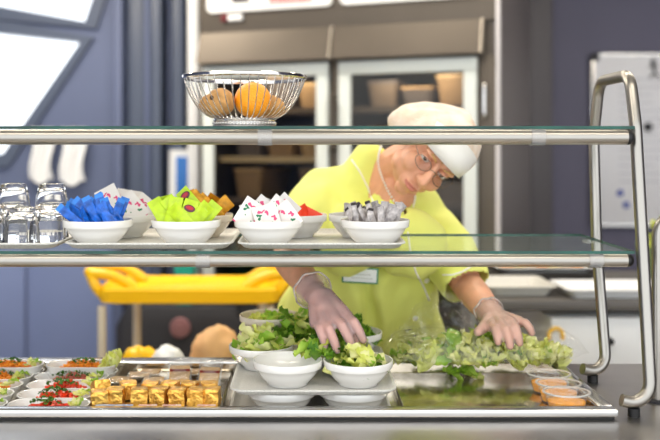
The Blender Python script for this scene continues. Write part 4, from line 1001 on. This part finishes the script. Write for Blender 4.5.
def hand(mb, hd, extra=0.0, n=14):
    w_ = hd['wrist']
    fr_ = [.0088, .0096, .0100, .0096] if hd is RH else [.0096, .0100, .0095, .0086]
    for i, (a, c) in enumerate(zip(hd['base'], hd['tip'])):
        r_ = fr_[i]+extra; m1 = a.lerp(c, .42)+hd['bend']; m2 = a.lerp(c, .76)+hd['bend']*.7
        chain(mb, [a, m1, m2, c], [r_*1.05, r_, r_*.95, r_*.82], n, 3)
        chain(mb, [w_+(a-hd['base'][1])*.35, a], [.017+extra, .0125+extra], n, 4)
    cen = sum(hd['base'], Vector())/4
    chain(mb, [w_, w_.lerp(cen, .5)+Vector((0, 0, -.004)), cen+Vector((0, .008, -.004))], [.024+extra, .021+extra, .015+extra], n, 4)
    t0, t1, t2_ = hd['thumb']; chain(mb, [w_.lerp(t0, .5), t0, t1, t2_], [.018+extra, .0155+extra, .0115+extra, .009+extra], n, 3)
hand(b, RH); hand(b, LH)
body_me = remesh(b, 'body', .0032, 5, M['skin'], .5)
co = getco(body_me); Hi = np.array(HM.inverted()); loc = (np.c_[co, np.ones(len(co))] @ Hi.T)[:, :3]
hmask = np.linalg.norm(loc, axis=1) < .16
nl = loc.copy()
for s_ in (-1, 1):                                 # eye sockets
    d = (loc-np.array((s_*.031, -.082, .002)))/np.array((.020, .030, .0135)); q = np.exp(-(d**2).sum(1)*1.2)*hmask; nl[:, 1] += .0085*q
    d = (loc-np.array((s_*.030, -.092, -.052)))/np.array((.010, .03, .022)); q = np.exp(-(d**2).sum(1))*hmask; nl[:, 1] += .0018*q
d = (loc-np.array((0, -.096, -.0685)))/np.array((.019, .02, .0022)); nl[:, 1] += .0045*np.exp(-(d**2).sum(1))*hmask   # mouth line
co2 = (np.c_[nl, np.ones(len(nl))] @ np.array(HM).T)[:, :3]
setco(body_me, np.where(hmask[:, None], co2, co))
# lips: the faces around the mouth take the lip colour
body_me.materials.append(M['lip'])
fc = np.empty(len(body_me.polygons)*3); body_me.polygons.foreach_get('center', fc); fc = fc.reshape(-1, 3); fl_ = (np.c_[fc, np.ones(len(fc))] @ Hi.T)[:, :3]
lipm = ((fl_[:, 0]/.0235)**2+((fl_[:, 2]+.0685)/.0075)**2 < 1) & (fl_[:, 1] < -.07) & (np.linalg.norm(fl_, axis=1) < .16)
body_me.polygons.foreach_set('material_index', lipm.astype(np.int32))
body = pobj('body', body_me)

# eyes
for s_ in (-1, 1):
    e = MB().sphere(H(s_*.031, -.0670, .002), .0120, 20, 14); eo = pobj('eye', e.mesh('eye', M['eye'], 180))
    g = H(s_*.031, -.0670, .002); look = Vector((-.15, -.96, -.22)).normalized()
    q = look.to_track_quat('Z', 'Y').to_matrix().to_4x4()
    ir = MB().lathe([(0, .0126), (.003, .0125), (.0056, .0112), (.0058, .0105)], 18, Matrix.Translation(g) @ q); pobj('iris', ir.mesh('iris', M['iris'], 180), eo)
    up = MB().lathe([(0, .0138)]+[(.0138*math.sin(a), .0138*math.cos(a)) for a in [math.radians(10*i) for i in range(1, 10)]], 20, Matrix.Translation(g) @ HR @ Matrix.Rotation(math.radians(-16), 4, 'X')); pobj('upper_eyelid', up.mesh('upper_eyelid', M['skin'], 180), eo)
    lo = MB().lathe([(0, -.0134)]+[(.0134*math.sin(a), -.0134*math.cos(a)) for a in [math.radians(9*i) for i in range(1, 8)]], 20, Matrix.Translation(g) @ HR @ Matrix.Rotation(math.radians(-8), 4, 'X')); pobj('lower_eyelid', lo.mesh('lower_eyelid', M['skin'], 180), eo)
    br = MB().tube(bez([H(s_*.014, -.0875, .020), H(s_*.030, -.0865, .0255), H(s_*.047, -.074, .020)], 5), [.0026]*6+[.0022]*4+[.0012], 8); pobj('eyebrow', br.mesh('eyebrow', M['hair'], 180))
# glasses
gl = MB(); lens = MB()
for s_ in (-1, 1):
    ring = [H(s_*.033+.023*math.cos(a), -.0935+.010*abs(math.cos(a))*(1 if math.cos(a)*s_ > 0 else .1), -.004+.016*math.sin(a)) for a in [2*PI*i/28 for i in range(28)]]
    gl.tube(ring, .0009, 6, closed=True)
    lens.add(ring+[p+hF*.0012 for p in ring], [tuple(range(28)), tuple(range(55, 27, -1))])
    gl.tube(bez([H(s_*.055, -.084, .0), H(s_*.071, -.06, .004), H(s_*.079, .015, .004), H(s_*.078, .03, -.008)], 5), .0011, 6)
gl.tube(bez([H(-.011, -.0945, .0), H(0, -.0985, .004), H(.011, -.0945, .0)], 4), .0009, 6)
go = pobj('glasses_frame', gl.mesh('glasses_frame', mat('glasses_metal', rgb(150, 140, 130), .25, 1), 180)); go['label'] = 'thin metal spectacles'
pobj('lens', lens.mesh('lens', film('lens_glass', (.98, .98, .98, 1), 1.5, .01), 180), go)
# hair peeking out below the cap
hr = MB(); rnd = random.Random(5)
hb = BVHTree.FromPolygons([v.co-Vector((-.15, -2.62, 0)) for v in body_me.vertices], [tuple(p.vertices) for p in body_me.polygons])
def onhead(a, z, off=.003):
    o_ = H(.2*math.sin(a), .014-.2*math.cos(a), z); d = (H(0, .014, z)-o_).normalized(); r_ = hb.ray_cast(o_, d)
    return (r_[0]-d*off) if r_[0] else H(0, 0, z)
for i in range(150):
    a = math.radians(rnd.uniform(-165, 165)); ad = abs(math.degrees(a))
    z0 = .050-.030*max(0, (ad-40)/60); L = .016+.012*rnd.random()+(.018 if ad > 55 else 0)
    if a > -.2 and a < .7 and rnd.random() < .6: L *= .6
    da = rnd.uniform(-.12, .12)+(.15 if a < 0 else -.15)*.5
    hr.tube([onhead(a, z0+.010, .002), onhead(a+da*.4, z0-L*.5, .0035), onhead(a+da, z0-L, .002)], [.0042, .0038, .0008], 6)
pobj('hair', hr.mesh('hair', M['hair'], 180))
# hairnet cap
cm = MB(); bm = bmesh.new(); bmesh.ops.create_uvsphere(bm, u_segments=96, v_segments=48, radius=1)
for v in list(bm.verts):
    q = v.co.copy()
    if q.z < -.42-.30*q.y-.40*max(0, -q.x)*max(0, min(1, q.y+.7)): bm.verts.remove(v); continue
    a = math.atan2(q.x, -q.y); pl = 1+.022*math.sin(a*17+3*q.z)*(1-max(0, q.z)**3)+.035*noise.noise(q*2.1+Vector((3, 1, 0)))+.015*noise.noise(q*6)
    v.co = Vector((q.x*.090*pl, .020+q.y*.112*pl+(.010 if q.y > 0 else 0)*q.y, .044+q.z*.080*pl))
    v.co += Vector((-.045, .0, -.065))*max(0, -q.x)**1.3*max(0, min(1, .85+q.y))
cm.frombm(bm, HM); pobj('hairnet', cm.mesh('hairnet', M['net'], 180))['label'] = 'pleated beige hairnet'
wb = MB(); vs = []; fs = []; n_ = 40
for i in range(n_+1):
    u = i/n_*2-1; a = u*math.radians(100); c = math.cos(a); hgt = .066*(1-.40*u*u)
    yb_ = .020-.117*c; xb_ = .091*math.sin(a)
    zb_ = .036-.30*(yb_+.097)
    for (k_, lift) in ((0, .004), (.5, .007), (1, .0)):
        sh = 1-.20*k_**2*c
        vs.append(H(xb_*(1+lift*4)*(1-.08*k_), (yb_-.02)*(1+lift*3)*sh+.02, zb_+hgt*k_))
for i in range(n_):
    for k_ in range(2): a0 = i*3+k_; fs.append((a0, a0+3, a0+4, a0+1))
me = wb.add(vs, fs).mesh('cap_band', M['capwhite'], 180)
bo = pobj('cap_band', me); sm = bo.modifiers.new('s', 'SOLIDIFY'); sm.thickness = .003; bo['label'] = 'white front band of the cap'

# tunic
tu = MB()
for s_, sh in ((-1, RS), (1, LS)):
    chain(tu, [sh.lerp(MS, .30)+Vector((0, .02, -.045)), PEL.lerp(MS, .5)+Vector((s_*.055, .0, 0)), PEL+Vector((s_*.075, 0, 0)), PEL+Vector((s_*.085, .02, -.16))], [.100, .125, .145, .155], 20, 4)
chain(tu, [RS+Vector((0, 0, -.002)), NB+Vector((-.035, .045, -.035))], [.064, .062]); chain(tu, [LS, NB+Vector((.065, .035, -.045))], [.056, .060])
chain(tu, [RS.lerp(NB, .55)+Vector((0, .02, 0)), P(370, 162, 2.38)], [.058, .040])
chain(tu, [NB+Vector((.03, -.01, -.07)), MS+Vector((0, -.03, -.08))], [.055, .085])
for q in (P(350, 238, 2.28), P(412, 246, 2.27)): tu.sphere(q, (.085, .075, .085))
re = RS.lerp(RE, .80); le = LS.lerp(LE, .93)
chain(tu, [RS, RS.lerp(re, .5), re], [.064, .066, .062], 20, 4); chain(tu, [LS, LS.lerp(le, .5), le], [.058, .063, .065], 20, 4)
tun = remesh(tu, 'tunic', .006, 10, M['tunic'], .5)
co = getco(tun); nrm = np.empty(len(co)*3); tun.vertices.foreach_get('normal', nrm); nrm = nrm.reshape(-1, 3)
dsp = np.array([.005+.014*noise.noise(Vector((c[0]*9+c[2]*6, c[1]*7, c[2]*5-c[0]*4)))+.007*noise.noise(Vector((c[0]*20-c[2]*13, c[1]*16, c[2]*9+c[0]*7)))+.009*math.sin(34*(c[0]+.35*c[2])+6*noise.noise(Vector(c)*6))*max(0, min(1, (1.2-c[2])*5)) for c in co])
setco(tun, co+nrm*dsp[:, None])
# neckline and open sleeve ends
def inside(x, z, tri):
    s0 = 0
    for i in range(3):
        (x1, z1), (x2, z2) = tri[i], tri[(i+1) % 3]; cr = (x2-x1)*(z-z1)-(z2-z1)*(x-x1)
        if s0 == 0: s0 = 1 if cr > 0 else -1
        elif (cr > 0) != (s0 > 0): return False
    return True
A_, B_, C_ = P(384, 128, 2.28), P(426, 158, 2.28), P(402, 216, 2.28); tri = [(A_.x, A_.z), (B_.x, B_.z), (C_.x, C_.z)]
bm = bmesh.new(); bm.from_mesh(tun); kill = []
for f in bm.faces:
    c = f.calc_center_median()
    if c.y < NB.y+.0 and inside(c.x, c.z, tri): kill.append(f); continue
    for (s0, e0) in ((RS, re), (LS, le)):
        ax = (e0-s0).normalized()
        if (c-e0).dot(ax) > .012 and (c-e0).length < .09: kill.append(f); break
bmesh.ops.delete(bm, geom=kill, context='FACES'); bm.to_mesh(tun); bm.free()
bvh = BVHTree.FromPolygons([v.co.copy() for v in tun.vertices], [tuple(p.vertices) for p in tun.polygons])
camv = Vector((0, 0, CAMZ))
def hit(px, py):
    d = (P(px, py, 1)-camv).normalized(); r_ = bvh.ray_cast(camv, d); return (r_[0], r_[1] if r_[1].dot(d) < 0 else -r_[1]) if r_[0] else (P(px, py, 2.3), Vector((0, -1, 0)))
to = pobj('tunic', tun); sm = to.modifiers.new('s', 'SOLIDIFY'); sm.thickness = .003; sm.offset = -1; to['label'] = 'lime yellow work tunic with white piping'
def piping(pxs, nm='piping', r_=.0022, m=M['capwhite'], lift=.001):
    pts = []
    for i in range(len(pxs)-1):
        for j in range(6):
            u = j/6; h_, n2 = hit(pxs[i][0]*(1-u)+pxs[i+1][0]*u, pxs[i][1]*(1-u)+pxs[i+1][1]*u); pts.append(h_+n2*lift)
    me = MB().tube(pts, r_, 8).mesh(nm, m, 180); return pobj(nm, me, to) if False else _child(nm, me, to)
def _child(nm, me, par):
    me.transform(inv); return obj(nm, me, par)
piping([(408, 232), (411, 255), (416, 272), (424, 288), (430, 303)])
piping([(352, 160), (360, 172), (368, 188), (374, 204), (378, 222)])
piping([(443, 275), (452, 275), (462, 272), (472, 266)])
for (px, py) in ((426.5, 280.5), (415, 318)):
    h_, n2 = hit(px, py); q = n2.to_track_quat('Z', 'Y').to_matrix().to_4x4()
    _child('button', MB().lathe([(0, .004), (.005, .004), (.0068, .003), (.007, -.001), (0, -.001)], 18, Matrix.Translation(h_) @ q).mesh('button', M['capwhite'], 40), to)
h_, n2 = hit(360, 275); n2 = Vector((-.05, -1, .05)).normalized()
zq = Vector((.05, 0, 1)); zq = (zq-n2*zq.dot(n2)).normalized(); xq = zq.cross(n2) * -1
xq = n2.cross(zq) * -1
xq = zq.cross(n2).normalized()
if xq.x < 0: xq = -xq
BM = Matrix(((xq.x, n2.x, zq.x, h_.x+n2.x*.024), (xq.y, n2.y, zq.y, h_.y+n2.y*.024), (xq.z, n2.z, zq.z, h_.z+n2.z*.024), (0, 0, 0, 1)))
bd_ = _child('badge_frame', MB().rbox(-.046, .046, -.002, .001, -.019, .021, .0012, BM).mesh('badge_frame', mat('badge_green', rgb(20, 128, 92), .4), 30), to); bd_['label'] = 'green framed white name badge'
_child2 = []
def sub(nm, mb, m): 
    me = mb.mesh(nm, m, 30); me.transform(inv); return obj(nm, me, bd_)
sub('badge_card', MB().rbox(-.042, .042, .0011, .0022, -.0155, .0175, .0004, BM), M['white'])
nl_ = MB(); rnd = random.Random(3)
for (z0, a0, a1) in ((.002, -.018, .024), (-.007, -.022, .03)):
    x = a0
    while x < a1: w2 = rnd.uniform(.003, .006); nl_.box(x, x+w2, .0023, .0025, z0, z0+.003, BM); x += w2+.0015
sub('badge_print', nl_, mat('badge_ink', rgb(190, 192, 190), .5)); sub('badge_logo', MB().sphere(BM @ Vector((-.031, .0024, .008)), (.006, .0012, .004), 10, 8), mat('badge_blue', rgb(60, 60, 150), .4))
# collar edges, bead cord
cl = [hit(x, y) for (x, y) in ((380, 168), (383, 178), (387, 190), (391, 202), (395, 212))]
_child('collar', MB().tube(bez([p+n_*.002 for p, n_ in cl], 3), .0055, 8).mesh('collar', M['tunic'], 180), to)
bb = BVHTree.FromPolygons([v.co.copy() for v in body_me.vertices], [tuple(p.vertices) for p in body_me.polygons])
def bhit(px, py):
    d = (P(px, py, 1)-camv).normalized(); o_ = camv+Vector((-.15, -2.62, 0)); r_ = bb.ray_cast(o_, d); 
    return (r_[0]-Vector((-.15, -2.62, 0)), r_[1]) if r_[0] else (P(px, py, 2.3), Vector((0, -1, 0)))
bc = MB(); path = [bhit(x, y) for (x, y) in ((381, 146), (379, 153), (379, 162), (381, 172), (385, 183), (390, 194), (397, 205))]
for p in bez([p+n_*.003 for p, n_ in path], 4): bc.sphere(p, .0032, 8, 6)
pp = [bhit(*q) for q in ((414, 196), (413, 203), (410, 211), (405, 217))]
for p in bez([p+n_*.003 for p, n_ in pp], 5): bc.sphere(p, .0032, 8, 6)
bcord = pobj('bead_cord', bc.mesh('bead_cord', M['capwhite'], 180)); bcord['kind'] = 'stuff'
# gloves: clear film over both hands with a rolled cuff
for nm, hd, el, lab in (('R', RH, RE, 'translucent glove with rolled cuff'), ('L', LH, LE, 'translucent glove, thin and clear')):
    g = MB(); hand(g, hd, .0016, 14); w_ = hd['wrist']; u = (el-w_).normalized()
    chain(g, [w_, w_+u*.016, w_+u*.034], [.0285, .031, .040] if nm == 'R' else [.0285, .030, .0325], 18, 3)
    gm = remesh(g, 'glove', .0030, 4, M['glove'] if nm == 'R' else M['glove_clear'], .5)
    bm = bmesh.new(); bm.from_mesh(gm); bmesh.ops.delete(bm, geom=[f for f in bm.faces if (f.calc_center_median()-w_).dot(u) > .038], context='FACES'); bm.to_mesh(gm); bm.free()
    co = getco(gm); gm.update(); 
    go_ = pobj('glove', gm); go_['label'] = lab
    rr = .0425 if nm == 'R' else .0345; cen = w_+u*.037; ax = u.to_track_quat('Z', 'Y').to_matrix().to_4x4()
    ring = [Matrix.Translation(cen) @ ax @ Vector((rr*math.cos(a)*(1+.03*math.sin(a*5)), rr*math.sin(a), .004*math.sin(a*7+1))) for a in [2*PI*i/40 for i in range(40)]]
    cu_ = MB().tube(ring, .0024, 8, closed=True).mesh('cuff', film('glove_cuff', (.95, .9, .88, 1), 1.5, .25, haze=.5, hazecol=rgb(236, 222, 214)), 180); cu_.transform(inv); obj('cuff', cu_, go_)
# trousers, shoes (below the counter)
tr = MB()
for s_ in (-1, 1): chain(tr, [PEL+Vector((s_*.08, 0, -.03)), PEL+Vector((s_*.09, 0, -.12)), Vector((.15+s_*.10, 2.62, .50)), Vector((.15+s_*.10, 2.66, .13))], [.11, .105, .08, .062], 18, 4)
pobj('trousers', remesh(tr, 'trousers', .008, 6, mat('white_trousers', rgb(226, 226, 224), .8)))
for s_ in (-1, 1):
    sh = MB(); chain(sh, [Vector((.15+s_*.10, 2.70, .052)), Vector((.15+s_*.10, 2.62, .052)), Vector((.15+s_*.11, 2.47, .040))], [.050, .050, .038], 16, 3)
    for i, v in enumerate(sh.v): sh.v[i] = (v[0], v[1], max(v[2], .0))
    pobj('shoe', sh.mesh('shoe', M['white'], 60))

# ------------------------------------------------------------------ bag of lettuce
heap('lettuce_fill', 'pale chopped lettuce filling the clear plastic bag under the flat hand', 'lettuce', .408, 2.095, .903, .205, .068, .058, 190, {'leaf_light': 4, 'leaf_pale': 3.5, 'leaf_mid': 1.6}, 1.0, 23, None, .05)
t = thing('plastic_bag', 'open clear plastic bag of lettuce lying across the well edge', 'bag', (.41, 2.095, .8905))
mb = MB(); nu, nv = 56, 26
for side in (1, -1):
    vs = []; fs = []
    for j in range(nv+1):
        for i in range(nu+1):
            u = i/nu*2-1; v = j/nv*2-1; q = Vector((u*4, v*2, side*3))
            e = max(0, (1-abs(u)**5))**.7*max(0, (1-abs(v)**4))**.6
            cr = noise.noise(q*.9)*.012+abs(noise.noise(q*1.7+Vector((4, 0, 0))))*.010-.004+.004*noise.noise(q*4)
            edge = .026+.016*max(0, u)**2+.008*noise.noise(Vector((u*3, v*3, 1)))
            z = edge+(side*(.056 if side > 0 else .028)+cr)*e
            vs.append((u*.230+.006*noise.noise(Vector((v*4, 2, 0))), v*(.088-.014*abs(u)**3)+.006*noise.noise(Vector((u*5, 0, 5))), max(.0006, z)))
    for j in range(nv):
        for i in range(nu): k_ = j*(nu+1)+i; fs.append((k_, k_+1, k_+nu+2, k_+nu+1))
    mb.add(vs, fs)
mb.build('film', M['bag'], t, 180)
# gathered mouth of the bag rising toward the tunic
def sheet(cs, seed, amp, nu=26, nv=18):
    (a, b_, c, d) = [P(*q)-Vector((.41, 2.095, .8905)) for q in cs]; vs = []; fs = []
    for j in range(nv+1):
        for i in range(nu+1):
            u = i/nu; v = j/nv; p = a*(1-u)*(1-v)+b_*u*(1-v)+c*u*v+d*(1-u)*v
            q = Vector((u*3+seed, v*3, seed))
            p += Vector((noise.noise(q*1.3), noise.noise(q*1.3+Vector((7, 0, 0))), noise.noise(q*1.7+Vector((0, 5, 0)))))*amp+Vector((0, amp*.5*math.sin(u*15+v*6+seed), 0))
            vs.append(p)
    for j in range(nv):
        for i in range(nu): k_ = j*(nu+1)+i; fs.append((k_, k_+1, k_+nu+2, k_+nu+1))
    return MB().add(vs, fs)
sheet([(390, 358, 2.05), (488, 338, 2.05), (452, 290, 2.15), (424, 296, 2.14)], 1.3, .016).build('mouth_film', M['bag'], t, 180)
sheet([(395, 352, 2.12), (484, 330, 2.13), (438, 286, 2.19), (412, 306, 2.18)], 4.1, .018).build('mouth_film', M['bag'], t, 180)
sheet([(386, 350, 2.04), (430, 345, 2.03), (424, 322, 2.07), (394, 328, 2.07)], 8.7, .016).build('mouth_fold', M['bag'], t, 180)
